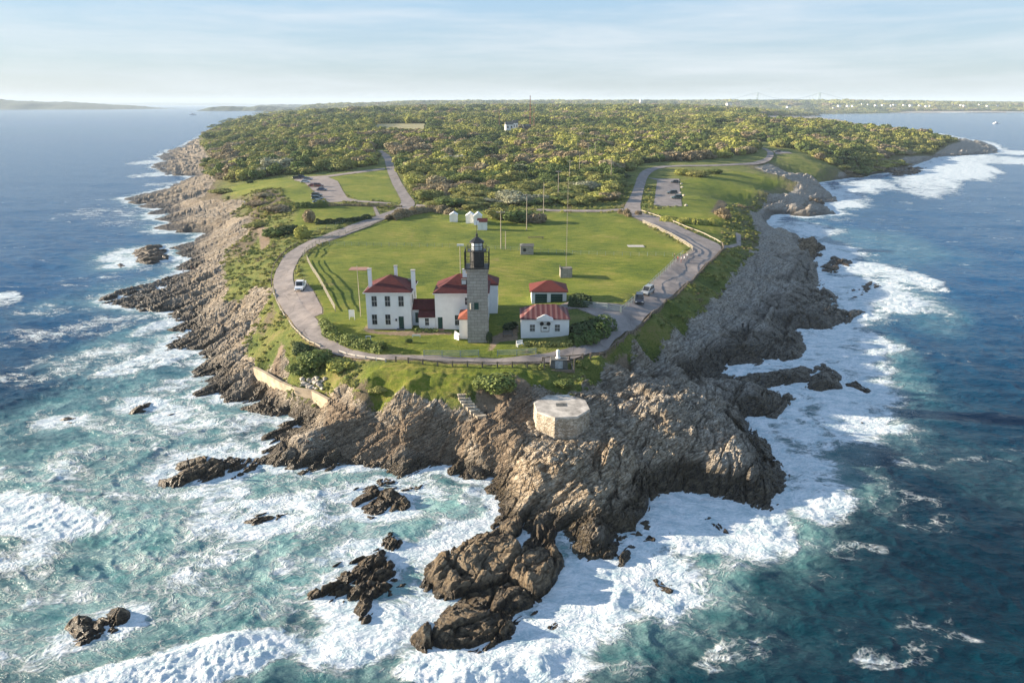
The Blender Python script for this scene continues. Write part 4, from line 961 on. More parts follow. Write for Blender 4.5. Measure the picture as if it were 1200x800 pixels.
for u, yy, vt, w in ((433.5, -2.2, 315.5, 0.62), (464, 1.6, 312.0, 0.55), (484.3, -1.4, 317.0, 0.70)):
    zt = zv(vt, yf+4+yy)-z0; xc = ux(u, yf+4+yy, zt+z0-1.5)-B.c[0]
    c = MB().box(xc-w/2, xc+w/2, yy-w/2, yy+w/2, ze-0.4, zt).build('chimney', M['white'], B.o)
    MB().box(xc-w/2-0.06, xc+w/2+0.06, yy-w/2-0.06, yy+w/2+0.06, zt, zt+0.16).build('chimney_cap', M['concrete'], c)
for u in (435.6, 451.1, 467.0): B.window(u, u+6.0, 347.0, 358.8, yf)
for u in (436.2, 451.8): B.window(u, u+5.8, 368.4, 380.0, yf)
B.door(467.6, 473.4, 370.6, 385.0, yf)
B.box('step', M['darkstone'], ux(465.5, yf, 9)-B.c[0], ux(475, yf, 9)-B.c[0], -5.0, -4.07, -0.3, 0.32)
B.box('lamp', M['black'], ux(463.6, yf, 11)-B.c[0], ux(465.2, yf, 11)-B.c[0], -4.2, -4.02, 1.75, 2.15)
B.sidewin(xb, -2.0, -1.1, 4.4, 6.1); B.sidewin(xb, 1.4, 2.3, 4.4, 6.1)
MB().box(xb-1.1, xb-0.2, 1.2, 2.3, ze+0.4, ze+1.1).build('dormer', M['darkstone'], B.o)
# link: long low wing behind, lean-to porch in front
xl0, xl1 = xb+0.01, ux(510, yf, 11)-B.c[0]-0.01
B.box('link_wall', M['white'], xl0, xl1, -2.0, 1.8, -0.8, zv(362, yf+2.2)-z0)
zl = zv(362, yf+1.9)-z0; zr = zv(349.8, yf+4)-z0
MB().add([(xl0, -2.3, zl), (xl1, -2.3, zl), (xl1, 0, zr), (xl0, 0, zr), (xl0, 2.1, zl), (xl1, 2.1, zl), (xl0, -2.3, zl-0.12), (xl1, -2.3, zl-0.12), (xl0, 2.1, zl-0.12), (xl1, 2.1, zl-0.12)],
         [(0,1,2,3), (3,2,5,4), (6,7,1,0), (4,5,9,8), (6,8,9,7), (0,3,4,8,6), (1,7,9,5,2)]).build('link_roof', M['redroof'], B.o)
xp0 = ux(491, yf, 10)-B.c[0]; zp_ = zv(371.4, yf)-z0
B.box('porch_wall', M['white'], xp0, xl1, -3.9, -2.01, -0.6, zp_)
zq = zv(364.8, yf+1.4)-z0
MB().add([(xp0-0.15, -4.1, zp_+0.02), (xl1, -4.1, zp_+0.02), (xl1, -2.02, zq+0.2), (xp0-0.15, -2.02, zq+0.2), (xp0-0.15, -4.1, zp_-0.08), (xl1, -4.1, zp_-0.08), (xl1, -2.02, zp_-0.08), (xp0-0.15, -2.02, zp_-0.08)],
         [(0,1,2,3), (4,7,6,5), (0,4,5,1), (1,5,6,2), (2,6,7,3), (3,7,4,0)]).build('porch_roof', M['redroof'], B.o)
B.window(498.2, 502.6, 372.8, 381.0, yf+0.1)
B.door(486.8, 490.4, 366.0, 378.0, yf+2.0, 'green')

# second house
yf2 = 118.6
B = Bld('keepers_house', 'white red-roofed house directly behind the granite lighthouse tower', 'house', ux(540.5, yf2, 12.5), yf2+4.2, z0)
xa, xb = ux(510.0, yf2, 12.5)-B.c[0], ux(571.5, yf2, 12.5)-B.c[0]; ze = zv(344, yf2)-z0
B.box('wall', M['white'], xa, xb, -4.2, 4.2, -0.8, ze)
rf = MB().hip(xa-0.3, xb+0.35, -4.5, 4.5, ze+0.10, 2.6, -0.6, 1.6).build('roof', M['redroof'], B.o)
MB().box(xa-0.33, xb+0.38, -4.55, -4.503, ze-0.08, ze+0.08).build('gutter', M['trim'], rf)
B.box('rear_wing_wall', M['white'], xb-3.2, ux(583, yf2+8, 12)-B.c[0], 4.21, 9.5, -0.8, ze-0.6)
MB().hip(xb-3.6, ux(584.5, yf2+8, 12)-B.c[0], 4.0, 9.8, ze-0.5, 1.7, xb-1.9, xb-1.0).build('rear_wing_roof', M['redroof'], B.o)
c = MB().box(0.15, 1.0, -0.9, -0.1, ze+1.5, zv(316, yf2+3.7)-z0).build('chimney', M['white'], B.o)
MB().box(0.09, 1.06, -0.96, -0.04, zv(316, yf2+3.7)-z0, zv(316, yf2+3.7)-z0+0.15).build('chimney_cap', M['concrete'], c)
x0_, x1_, _, _ = B.rect(540.5, 546.8, 325, 333, yf2+2)
d = MB().box(x0_, x1_, -2.6, -1.5, ze+0.9, ze+2.15).build('roof_hatch', M['darkstone'], B.o)
MB().box(x0_+0.12, x1_-0.12, -2.64, -2.605, ze+1.35, ze+2.0).build('pane', M['lensglass'], d)
B.door(513.3, 518.8, 371.6, 385.4, yf2)
B.window(533.2, 538.0, 369.2, 380.8, yf2); B.window(545.0, 549.0, 348.8, 357.0, yf2)
B.sidewin(xb, -2.4, -1.5, 1.0, 2.7); B.sidewin(xb, 0.6, 1.5, 1.0, 2.7); B.sidewin(xb, -0.9, 0.0, 4.3, 5.9)
B.sidewin(ux(583, yf2+8, 12)-B.c[0], 6.0, 6.9, 3.6, 5.2)
B.box('step', M['brick'], ux(511, yf2, 9)-B.c[0], ux(521, yf2, 9)-B.c[0], -5.2, -4.21, -0.3, 0.16)

# lighthouse
yt = 110.9; TW = 1.66
tx = ux(559.7, yt, 14); zt0 = H(tx, yt+1.6)
B = Bld('lighthouse', 'tall square granite lighthouse tower with black lantern room and gallery', 'lighthouse', tx, yt+TW, zt0)
hm = zv(317.5, yt)-zt0
m = MB(); 
m.add([(-TW-0.12, -TW-0.08, -1), (TW+0.12, -TW-0.08, -1), (TW+0.12, TW+0.1, -1), (-TW-0.12, TW+0.1, -1), (-TW, -TW, hm), (TW, -TW, hm), (TW, TW, hm), (-TW, TW, hm)], [(0,3,2,1),(4,5,6,7),(0,1,5,4),(1,2,6,5),(2,3,7,6),(3,0,4,7)])
m.build('tower', M['granite'], B.o)
m = MB().box(-TW-0.16, TW+0.16, -TW-0.16, TW+0.16, hm+0.002, hm+0.35)
for sx in (-1, 1):
    for k in (-1.2, 0, 1.2):
        m.box(sx*(TW+0.01)-0.0 if sx > 0 else -TW-0.22, TW+0.22 if sx > 0 else -TW-0.01, k-0.1, k+0.1, hm-0.5, hm-0.002)
        m.box(k-0.1, k+0.1, (-TW-0.2) if sx < 0 else TW+0.01, (-TW-0.09) if sx < 0 else TW+0.2, hm-0.5, hm-0.002)
m.build('cornice', M['granite'], B.o)
dk = MB().box(-2.05, 2.05, -2.05, 2.05, hm+0.353, hm+0.50).build('gallery_deck', M['black'], B.o)
rl = MB(); gh = 2.75
for i in range(17):
    t = -1.98+i*0.2475
    for a, b in ((t, -1.98), (t, 1.98), (-1.98, t), (1.98, t)):
        rl.bar((a, b, hm+0.5), (a, b, hm+0.5+(gh if i % 2 == 0 else 1.2)), 0.08 if i % 8 == 0 else 0.045)
for zz, w in ((hm+1.05, 0.04), (hm+1.65, 0.07), (hm+0.5+gh, 0.09)):
    for a in (-1.98, 1.98):
        rl.bar((-1.98, a, zz), (1.98, a, zz), w); rl.bar((a, -1.98, zz), (a, 1.98, zz), w)
rl.build('railing', M['black'], B.o)
wr = MB().cyl(0, 0, hm+0.5, hm+3.05, 1.28, n=8, ph=pi/8)
wr.build('watch_room', M['black'], B.o)
MB().cyl(0, 0, hm+3.052, hm+3.22, 1.72, n=8, ph=pi/8).build('upper_deck', M['black'], B.o)
u_ = MB()
for i in range(8):
    a = pi/8+i*pi/4; b = a+pi/4; r = 1.66
    u_.bar((r*cos(a), r*sin(a), hm+3.22), (r*cos(a), r*sin(a), hm+4.1), 0.05)
    for zz in (hm+3.65, hm+4.1): u_.bar((r*cos(a), r*sin(a), zz), (r*cos(b), r*sin(b), zz), 0.045)
u_.build('upper_railing', M['black'], B.o)
ln = MB().cyl(0, 0, hm+3.222, hm+4.5, 1.02, n=8, ph=pi/8).build('lantern_glazing', M['lensglass'], B.o)
u_ = MB()
for i in range(8):
    a = pi/8+i*pi/4; b = a+pi/4
    u_.bar((1.05*cos(a), 1.05*sin(a), hm+3.23), (1.05*cos(a), 1.05*sin(a), hm+4.5), 0.09)
    for zz in (hm+3.28, hm+3.9): u_.bar((1.05*cos(a), 1.05*sin(a), zz), (1.05*cos(b), 1.05*sin(b), zz), 0.05)
u_.build('glazing_bar', M['black'], ln)
MB().cyl(0, 0, hm+4.5, hm+4.62, 1.3, 1.3, n=8, ph=pi/8).cyl(0, 0, hm+4.62, hm+5.35, 1.3, 0.28, n=8, ph=pi/8).cyl(0, 0, hm+5.35, hm+5.6, 0.16, 0.16, n=8).build('lantern_roof', M['black'], B.o)
MB().cyl(0, 0, hm+5.6, hm+5.75, 0.12, 0.26).cyl(0, 0, hm+5.75, hm+5.95, 0.26, 0.08).cyl(0, 0, hm+5.95, hm+7.9, 0.05, 0.035, n=6).build('finial', M['black'], B.o)
MB().box(-0.42, 0.38, -0.03, 0.03, hm+7.35, hm+8.05).build('weather_vane', M['trim'], B.o)
x0_, x1_, zz0, zz1 = B.rect(555.6, 561.0, 354.4, 362.6, yt)
B.win(x0_, x1_, zz0, zz1, -TW-0.03, 'granite', False, 'green')
B.sidewin(TW+0.06, -0.3, 0.5, 6.2, 7.4)
MB().cyl(ux(552.3, yt, 12)-tx, -TW-0.16, zv(362, yt)-zt0, zv(355, yt)-zt0, 0.14, n=8).build('wall_pipe', M['concrete'], B.o)  # small pipe on the tower face, left of the shuttered window
# covered way from tower to house
xe0 = ux(538.2, 112.8, 11)-tx; xe1 = -TW-0.13
B.box('entry_wall', M['white'], xe0, xe1, 112.8-B.c[1], 118.4-B.c[1], -0.8, zv(374, 112.8)-zt0)
MB().hip(xe0-0.2, xe1+1.6, 112.6-B.c[1], 118.3-B.c[1], zv(374, 112.8)-zt0+0.08, 0.95, xe0+1.6, xe1+0.8).build('entry_roof', simple('sunlit_red_roof', (0.28, 0.085, 0.05), 0.75, 0.15), B.o)  # orange sunlight on the red roof is put into its colour
xw0, xw1 = ux(531.6, 111.6, 9)-tx, ux(537.6, 111.6, 9)-tx
MB().add([(xw0, 0.2, -0.3), (xw1, -0.6, -0.3), (xw1, 1.4, -0.3), (xw0, 2.0, -0.3), (xw0, 0.2, 0.95), (xw1, -0.6, 0.62), (xw1, 1.4, 0.62), (xw0, 2.0, 0.95)], [(0,3,2,1),(4,5,6,7),(0,1,5,4),(1,2,6,5),(2,3,7,6),(3,0,4,7)]).build('cellar_hatch', M['white'], B.o)

# garage
yg = 132.5; zg = 9.35
B = Bld('garage', 'white two-bay garage with dark green doors and plain red hipped roof', 'garage', ux(643.5, yg, 11), yg+3, zg)
xa, xb = ux(623, yg, 11)-B.c[0], ux(663.8, yg, 11)-B.c[0]; ze = zv(342, yg)-zg
B.box('wall', M['white'], xa, xb, -3.0, 3.0, -0.8, ze)
MB().hip(xa-0.4, xb+0.35, -3.35, 3.35, ze+0.12, 1.55, -0.3, 0.5).build('roof', mat_shingle('bright_red_shingle', (0.115, 0.025, 0.018), (0.17, 0.038, 0.028)), B.o)
for u0, u1 in ((627.0, 641.0), (645.4, 659.2)):
    x0_, x1_, zz0, zz1 = B.rect(u0, u1, 344.4, 358.2, yg)
    m = MB()
    for i in range(5): m.box(x0_, x1_, -3.05+0.0, -2.98, 0.02+i*(zz1-0.02)/5+0.012, 0.02+(i+1)*(zz1-0.02)/5-0.012)
    dd = m.build('garage_door', M['green'], B.o)
    MB().box((x0_+x1_)/2-0.12, (x0_+x1_)/2+0.12, -3.10, -3.053, 0.5, 0.56).build('handle', M['chrome'], dd)

# fog signal building with curved parapet
ys = 113.1; zs = 9.0
B = Bld('fog_signal_building', 'low white building with curved parapet, twin black horns and ribbed red roof', 'building', ux(638.7, ys, 11), ys+3.2, zs)
xa, xb = ux(610.5, ys, 11)-B.c[0], ux(666.8, ys, 11)-B.c[0]; ze = zv(374, ys)-zs
B.box('wall', M['white'], xa, xb, -3.2, 3.2, -0.9, ze)
MB().hip(xa-0.18, xb+0.18, -3.4, 3.4, ze+0.08, 1.75, xa+2.8, xb-2.2).build('roof', M['seamroof'], B.o)
def px(u): return ux(u, ys, 12)-B.c[0]
out = []
for u, v in ((628.4, 374.5), (629.2, 372.2), (631.5, 371.2), (633.4, 370.4), (636, 368.9), (638.4, 368.2), (641, 368.9), (643.6, 370.4), (645.6, 371.2), (647.8, 372.2), (648.6, 374.5)):
    out.append((px(u), zv(v, ys)-zs))
out = [(px(628.4), ze-0.3)]+out+[(px(648.6), ze-0.3)]
n = len(out); vs = [(x, -3.47, z) for x, z in out]+[(x, -3.203, z) for x, z in out]
MB().add(vs, [tuple(range(n)), tuple(range(2*n-1, n-1, -1))]+[(i, n+i, n+(i+1) % n, (i+1) % n) for i in range(n)]).build('parapet', M['white'], B.o)
for u0 in (621.0, 650.2): B.window(u0, u0+5.8, 380.2, 388.0, ys, 'trim', True, 'darkstone')
x0_, x1_, zz0, zz1 = B.rect(634.2, 643.2, 380.5, 387.8, ys)
w = B.win(x0_, x1_, zz0, zz1, -3.2, 'wood', False, 'trim')
MB().box(x0_+0.35, x1_-0.35, -3.25, -3.227, zz0+0.42, zz0+0.72).build('vent', M['black'], w)
for u in (634.7, 642.6):
    xx = px(u); zz = zv(377.8, ys)-zs
    vs = []; N = 14
    for r, yy in ((0.14, -3.40), (0.16, -3.65), (0.36, -3.95), (0.33, -3.96), (0.1, -3.7)):
        vs += [(xx+r*cos(2*pi*i/N), yy, zz+r*sin(2*pi*i/N)) for i in range(N)]
    fs = [(k*N+i, k*N+(i+1) % N, (k+1)*N+(i+1) % N, (k+1)*N+i) for k in range(4) for i in range(N)]+[tuple(range(4*N, 5*N))]
    MB().add(vs, fs).build('horn', M['black'], B.o)

# small sheds and stone boxes
def shed(u, v, w, dp, h, rise, label, mat='white', roof='white', gable_x=False):
    g = G([(u, v)])[0]; o = empty('shed', (g[0], g[1]+dp/2, g[2]), 0, label, 'shed')
    MB().box(-w/2, w/2, -dp/2, dp/2, -0.5, h).build('wall', M[mat], o)
    m = MB()
    if gable_x:
        m.add([(-w/2-.15, -dp/2-.2, h), (w/2+.15, -dp/2-.2, h), (w/2+.15, 0, h+rise), (-w/2-.15, 0, h+rise), (-w/2-.15, dp/2+.2, h), (w/2+.15, dp/2+.2, h)], [(0,1,2,3), (3,2,5,4), (0,3,4), (1,5,2), (0,4,5,1)])
    else:
        m.add([(-w/2-.15, -dp/2-.2, h), (0, -dp/2-.2, h+rise), (w/2+.15, -dp/2-.2, h), (-w/2-.15, dp/2+.2, h), (0, dp/2+.2, h+rise), (w/2+.15, dp/2+.2, h)], [(0,3,4,1), (1,4,5,2), (0,1,2), (3,5,4), (0,2,5,3)])
    m.build('roof', M[roof], o)
    m = MB().box(-0.35, 0.35, -dp/2-0.04, -dp/2-0.003, 0, min(1.9, h-0.3)); m.build('door', M['trim' if mat == 'white' else 'black'], o)
    return o
shed(531.5, 260.2, 2.6, 2.4, 2.4, 0.9, 'smallest white shed, set apart left of the other white sheds')
shed(551, 261.8, 2.9, 2.8, 2.5, 1.1, 'white gabled shed standing between two other white sheds')
shed(560, 263.5, 2.6, 2.6, 2.9, 1.2, 'white shed half hidden behind the red-roofed shed')
shed(565.2, 269.8, 3.0, 3.0, 2.6, 1.0, 'white shed with dark red roof, closest to the utility pole', 'white', 'redroof', True)
g = G([(617.5, 298.5)])[0]
o = empty('stone_hut', (g[0], g[1]+1.6, g[2]), 0, 'grey stone hut with pitched top and one square window', 'hut')
MB().box(-1.75, 1.75, -1.6, 1.6, -0.5, 2.3).build('wall', M['granite'], o)
MB().add([(-1.9, -1.75, 2.3), (1.9, -1.75, 2.3), (1.9, 1.75, 2.3), (-1.9, 1.75, 2.3), (-1.0, 0, 2.75), (1.9, 0, 2.75)], [(0,1,5,4), (2,3,4,5), (3,0,4), (1,2,5), (0,3,2,1)]).build('roof', M['darkstone'], o)
MB().box(-1.0, -0.25, -1.66, -1.603, 0.9, 1.7).build('window', M['black'], o)
g = G([(663.5, 325.6)])[0]
o = empty('antenna_mast', (g[0], g[1]+1.4, g[2]), 0, 'tall thin mast rising from square grey concrete box in the lawn', 'mast')
MB().box(-1.4, 1.4, -1.4, 1.4, -0.5, 2.1).build('base', M['granite'], o)
for bx in ((-1.48, -0.92, -1.48, -1.2, 2.103, 2.5), (0.9, 1.48, -1.48, -1.2, 2.103, 2.3), (-1.48, -1.2, 0.8, 1.48, 2.103, 2.4), (-0.9, 0.88, -1.48, -1.3, 2.103, 2.2)): MB().box(*bx).build('merlon', M['darkstone'], o)
mm = MB()
for i in range(3): 
    a = 2*pi*i/3; mm.bar((0.13*cos(a), 0.13*sin(a), 2.1), (0.10*cos(a), 0.10*sin(a), 22.5), 0.024)
for k in range(34):
    z1, z2 = 2.1+k*0.6, 2.1+(k+1)*0.6
    for i in range(3):
        a = 2*pi*i/3; b = 2*pi*(i+1)/3
        mm.bar((0.12*cos(a), 0.12*sin(a), z1), (0.12*cos(b), 0.12*sin(b), z2), 0.02)
mm.build('lattice', M['pole'], o)

# octagonal stone platform (old lighthouse foundation)
cx, cy = P(658, 475, 8.0); cx = float(cx); cy = float(cy)
o = empty('stone_platform', (cx, cy, 5.0), 0, 'flat-topped octagonal stone platform on the rocky headland', 'platform')
MB().cyl(0, 0, -2.2, 2.72, 4.15, 4.0, n=8, ph=pi/8+0.1).build('wall', M['fieldstone'], o)
slab = MB().cyl(0, 0, 2.722, 3.0, 4.03, 4.0, n=8, ph=pi/8+0.1).build('capping_slab', simple('pale_cement_cap', (0.52, 0.475, 0.41), 0.9, 0.4, 0.6, bump=0.5), o)
MB().box(-0.75, 0.75, -0.3, 0.8, 3.004, 3.02).box(-0.3, 0.3, -0.1, 0.5, 3.021, 3.05).build('hatch', M['darkstone'], slab)

# plinth with plaque and white dome lamp
g = G([(655, 433)])[0]
o = empty('stone_plinth', (g[0], g[1]+1.2, g[2]), 0, 'dark stone plinth with pale plaque at the road edge', 'monument')
MB().add([(-1.5,-1.1,-0.5),(1.5,-1.1,-0.5),(1.5,1.1,-0.5),(-1.5,1.1,-0.5),(-1.25,-0.9,1.5),(1.25,-0.9,1.5),(1.25,0.9,1.5),(-1.25,0.9,1.5)], [(0,3,2,1),(4,5,6,7),(0,1,5,4),(1,2,6,5),(2,3,7,6),(3,0,4,7)]).build('block', M['darkstone'], o)
MB().add([(-0.6,-1.16,0.15),(0.6,-1.16,0.15),(0.6,-0.98,1.35),(-0.6,-0.98,1.35),(-0.6,-1.0,0.15),(0.6,-1.0,0.15),(0.6,-0.85,1.35),(-0.6,-0.85,1.35)], [(0,1,2,3),(0,4,5,1),(3,2,6,7),(0,3,7,4),(1,5,6,2)]).build('plaque', simple('plaque_metal', (0.34, 0.37, 0.38), 0.5, 0.25, 3.0), o)
MB().box(-2.3, 2.3, -1.7, -1.5, -0.3, 0.14).box(-2.3, -2.1, -1.5, 1.3, -0.3, 0.14).box(2.1, 2.3, -1.5, 1.3, -0.3, 0.14).build('kerb', M['wood'], o)
for sx in (-2.35, 2.35): MB().box(sx-0.09, sx+0.09, -1.8, -1.62, -0.3, 2.1).build('post', M['wood'], o)
g2 = G([(654, 419)])[0]
o = empty('beacon_lamp', (g[0]-0.1, g[1]+1.2, g[2]+1.5), 0, 'white domed beacon lamp on top of the dark stone plinth', 'lamp')
MB().cyl(0, 0, 0, 0.15, 0.42, n=14).cyl(0, 0, 0.15, 0.75, 0.26, n=14).build('base', M['trim'], o)
MB().cyl(0, 0, 0.75, 1.15, 0.3, 0.32, n=14).cyl(0, 0, 1.15, 1.35, 0.32, 0.22, n=14).cyl(0, 0, 1.35, 1.45, 0.22, 0.08, n=14).build('dome', M['lampglass'], o)

# sea wall, stone steps, riprap
wb = G([(298, 440), (312, 448), (328, 456), (346, 463), (366, 468), (384, 471)])
zb = np.maximum(wb[:, 2], 1.0)
m = MB(); n = len(wb); vs = []
hw = [1.0, 1.2, 1.3, 1.4, 1.5, 1.5]
for i in range(n):
    d = wb[min(i+1, n-1)]-wb[max(i-1, 0)]; nx, ny = -d[1], d[0]; l = math.hypot(nx, ny); nx, ny = nx/l*0.55, ny/l*0.55
    x, y = wb[i][0], wb[i][1]; zt = zb.mean()+hw[i]
    vs += [(x, y, -1), (x+nx, y+ny, -1), (x+nx, y+ny, zt), (x, y, zt)]
fs = [(0, 1, 2, 3), (4*n-1, 4*n-2, 4*n-3, 4*n-4)]
for i in range(n-1):
    a, b = 4*i, 4*(i+1); fs += [(a, a+3, b+3, b), (a+3, a+2, b+2, b+3), (a+2, a+1, b+1, b+2), (a+1, a, b, b+1)]
c0 = wb.mean(0); m.add([(a-c0[0], b-c0[1], c-c0[2]) for a, b, c in vs], fs)
o = m.build('sea_wall', simple('sandy_concrete', (0.46, 0.37, 0.26), 0.85, 0.25, 0.7, bump=0.4)); o.location = c0
tag(o, 'long curved sandy concrete sea wall above the dark rocks', 'wall')
st = G([(543, 463), (544, 467), (546, 470.5), (549, 474), (552.5, 477.5), (556, 481), (560, 484.5), (564, 488)])
so_ = empty('stone_steps', tuple(st[0]), 0, 'curving flight of pale stone steps beside the round bush', 'steps')
for i, p in enumerate(st):
    a = 0.5 if i < 4 else 0.75; m = MB()
    w = 0.95; m.add([tuple(np.array(q)-st[0]) for q in [(p[0]+sx*w*cos(a)-sy*0.24*sin(a), p[1]-sx*w*sin(a)*-0.3+sy*0.26, p[2]+zz) for zz in (-0.5, 0.20) for sx, sy in ((-1,-1),(1,-1),(1,1),(-1,1))]], [(0,3,2,1),(4,5,6,7),(0,1,5,4),(1,2,6,5),(2,3,7,6),(3,0,4,7)])
    m.build('step', M['fieldstone'], so_)
def boulder_mesh(seed, sub=2):
    import bmesh
    bm = bmesh.new(); bmesh.ops.create_icosphere(bm, subdivisions=sub, radius=1)
    rnd = random.Random(seed); pl = []
    for _ in range(9):
        a = rnd.uniform(0, 2*pi); b = rnd.uniform(-1, 1); c = math.sqrt(1-b*b); pl.append((c*cos(a), c*sin(a), b, rnd.uniform(0.55, 0.9)))
    for v in bm.verts:
        for x, y, z, dd in pl:
            k = v.co.x*x+v.co.y*y+v.co.z*z
            if k > dd: v.co.x -= x*(k-dd); v.co.y -= y*(k-dd); v.co.z -= z*(k-dd)
    me = bpy.data.meshes.new('boulder'); bm.to_mesh(me); bm.free(); return me
bms = [boulder_mesh(i) for i in range(5)]
stone = simple('pale_riprap', (0.46, 0.42, 0.36), 0.9, 0.25, 1.5, bump=0.5)
for b_ in bms: b_.materials.append(stone)
greyrock = simple('grey_boulder', (0.26, 0.22, 0.17), 0.9, 0.3, 1.5, bump=0.5)
bms2 = []
for i in range(4):
    b_ = boulder_mesh(20+i, 3); b_.materials.append(greyrock); bms2.append(b_)
rp = [(352+random.uniform(0, 30), 443+random.uniform(0, 13)) for _ in range(34)]
for g in G(rp):
    o = bpy.data.objects.new('stone', random.choice(bms)); COL.objects.link(o); s_ = random.uniform(0.25, 0.55)
    o.location = (g[0], g[1], g[2]+s_*0.2); o.scale = (s_*1.2, s_, s_*0.7); o.rotation_euler = (random.uniform(-.3, .3), random.uniform(-.3, .3), random.uniform(0, 6))
    tag(o, 'pale riprap stone heaped behind the sandy sea wall', 'stone', 'pale riprap stones behind the sea wall')

bo = np.random.default_rng(11)
for i in range(22):
    t = bo.uniform(0, 6.28); x_, y_ = PLX+4.55*cos(t)+bo.uniform(-.3, .4), PLY+4.55*sin(t)+bo.uniform(-.3, .4); s_ = float(bo.uniform(0.2, 0.5))
    o = bpy.data.objects.new('stone', bms2[int(bo.integers(4))]); COL.objects.link(o); o.location = (x_, y_, H(x_, y_)+s_*0.2); o.scale = (s_*1.3, s_, s_*0.8); o.rotation_euler = (0.2, 0.1, float(bo.uniform(0, 6)))
    tag(o, 'fallen stone at the foot of the octagonal platform', 'stone', 'fallen stones round the octagonal platform')
# ------------------------------------------------------------------ fences
def resample(p, sp):
    p = np.array(p); seg = np.linalg.norm(np.diff(p[:, :2], axis=0), axis=1); L_ = np.concatenate([[0], np.cumsum(seg)])
    n = max(1, int(round(L_[-1]/sp))); t = np.linspace(0, L_[-1], n+1)
    return np.stack([np.interp(t, L_, p[:, k]) for k in range(3)], 1)
def fence(name, label, cat, px, sp, hgt, rails, mat, pw=0.14, rw=0.05, rh=0.12, group=None, gap=None, pmat=None):
    g = G(px); p = resample(g, sp); p[:, 2] = H(p[:, 0], p[:, 1])
    c = p[len(p)//2].copy(); o = empty(name, tuple(c), 0, label, cat, group); q = p-c
    for a in q:
        MB().box(a[0]-pw/2, a[0]+pw/2, a[1]-pw/2, a[1]+pw/2, a[2]-0.4, a[2]+hgt).build('post', M[pmat or mat], o)
    for r in rails:
        m = MB()
        for a, b in zip(q[:-1], q[1:]): m.bar((a[0], a[1], a[2]+r), (b[0], b[1], b[2]+r), rw, rh)
        m.build('rail', M[mat], o)
    return o
fence('post_and_rail_fence', 'dark timber rail fence edging the road below the houses', 'fence', [(464,424),(480,425.5),(510,428),(550,429.5),(600,430),(628,429.5),(634,429)], 2.35, 0.95, (0.78,), 'wood', 0.22, 0.12, 0.16)
fence('post_and_rail_fence', 'dark timber rail fence behind the stone plinth', 'fence', [(636,424.5),(650,422.5),(668,422),(683,420.5)], 2.2, 0.95, (0.78,), 'wood', 0.22, 0.12, 0.16)
fence('post_and_rail_fence', 'short timber rail fence on the road bend right of the plinth', 'fence', [(692,420),(700,417),(712,412),(721,406.5)], 2.2, 0.95, (0.78,), 'wood', 0.22, 0.12, 0.16)
fence('guard_rail', 'low pale guard rail on the outer edge of the left road bend', 'guard rail', [(320,338),(320.5,345),(324,352),(328,362),(334,372)], 1.6, 0.5, (0.42,), 'palewood', 0.2, 0.16, 0.18)
fence('guard_rail', 'low timber guard rail from the left road bend to the hedge corner', 'guard rail', [(339,378),(346,388),(354,396),(364,403),(376,408)], 1.8, 0.55, (0.42,), 'palewood', 0.2, 0.16, 0.18)
fence('guard_rail', 'low weathered guard rail in the grass below the clipped hedge', 'guard rail', [(397,413.5),(410,417.5),(425,420.5),(440,422.5),(452,424)], 2.2, 0.6, (0.45,), 'concrete', 0.2, 0.14, 0.2)
fence('guard_rail', 'dark guard rail on the seaward side of the upper left road', 'guard rail', [(349,286),(337,293),(328,302),(321,312),(318,325),(318.5,336)], 3.0, 0.6, (0.45,), 'wood', 0.2, 0.12, 0.16)
fence('guard_rail', 'dark timber guard rail along the right road above the sea cliff', 'guard rail', [(724,404),(733,397),(746,386),(760,375),(772,364),(785,352),(803,338),(815,326),(824,317),(834,307),(843,299),(848,293),(846.5,287)], 2.3, 0.75, (0.3, 0.6), 'wood', 0.24, 0.14, 0.2)
fence('guard_rail', 'sunlit pale guard rail on the upper right road bend', 'guard rail', [(845,286),(838,281.5),(827,276),(812,270),(800,265.5),(787,260),(775,256),(762,251.5),(752,248)], 3.5, 0.7, (0.5,), 'palewood', 0.25, 0.15, 0.2)
fence('rail_fence', 'pale rail fence inside the left road beside the white pickup truck', 'fence', [(360,305),(367,319),(376,333),(385,350),(393,365)], 2.9, 1.35, (0.35, 0.8, 1.25), 'palewood', 0.12, 0.08, 0.12)
fence('rail_fence', 'pale rail fence where the left road starts to climb', 'fence', [(355,301.5),(362,293),(373.5,285),(390,279.5),(405,274.5)], 3.2, 1.35, (0.35, 0.8, 1.25), 'palewood', 0.12, 0.08, 0.12)
fence('rail_fence', 'long low pale kerb rail beside the straight left road', 'fence', [(406,274),(425,267.5),(445,260.5),(462,254)], 4.0, 0.6, (0.4,), 'palewood', 0.12, 0.12, 0.25)
fence('rail_fence', 'pale rail fence along the field side of the upper right road', 'fence', [(753,261.5),(768,268),(788,278),(803,287),(811,292.5),(812,295),(805,299.5)], 3.2, 1.2, (0.3, 0.65, 1.05), 'palewood', 0.12, 0.08, 0.13)
fence('rail_fence', 'green-grey mesh and rail fence between field and parked cars', 'fence', [(800,299.5),(790,308),(775,323),(760,338),(746,351),(735,361),(728,366.5)], 2.6, 1.4, (0.65, 1.3), 'greenfence', 0.08, 0.05, 0.08)
fence('rail_fence', 'green-grey rail fence from the bush by the garage to the road corner', 'fence', [(669,358.5),(688,360.5),(708,363),(727,366)], 2.8, 1.3, (0.4, 0.8, 1.2), 'greenfence', 0.1, 0.06, 0.10)
fence('rail_fence', 'grey three-rail fence on the lawn in front of the white houses', 'fence', [(497,418),(520,418.3),(540,418.3),(561,417.5)], 2.7, 1.15, (0.35, 0.7, 1.05), 'greenfence', 0.12, 0.06, 0.12)
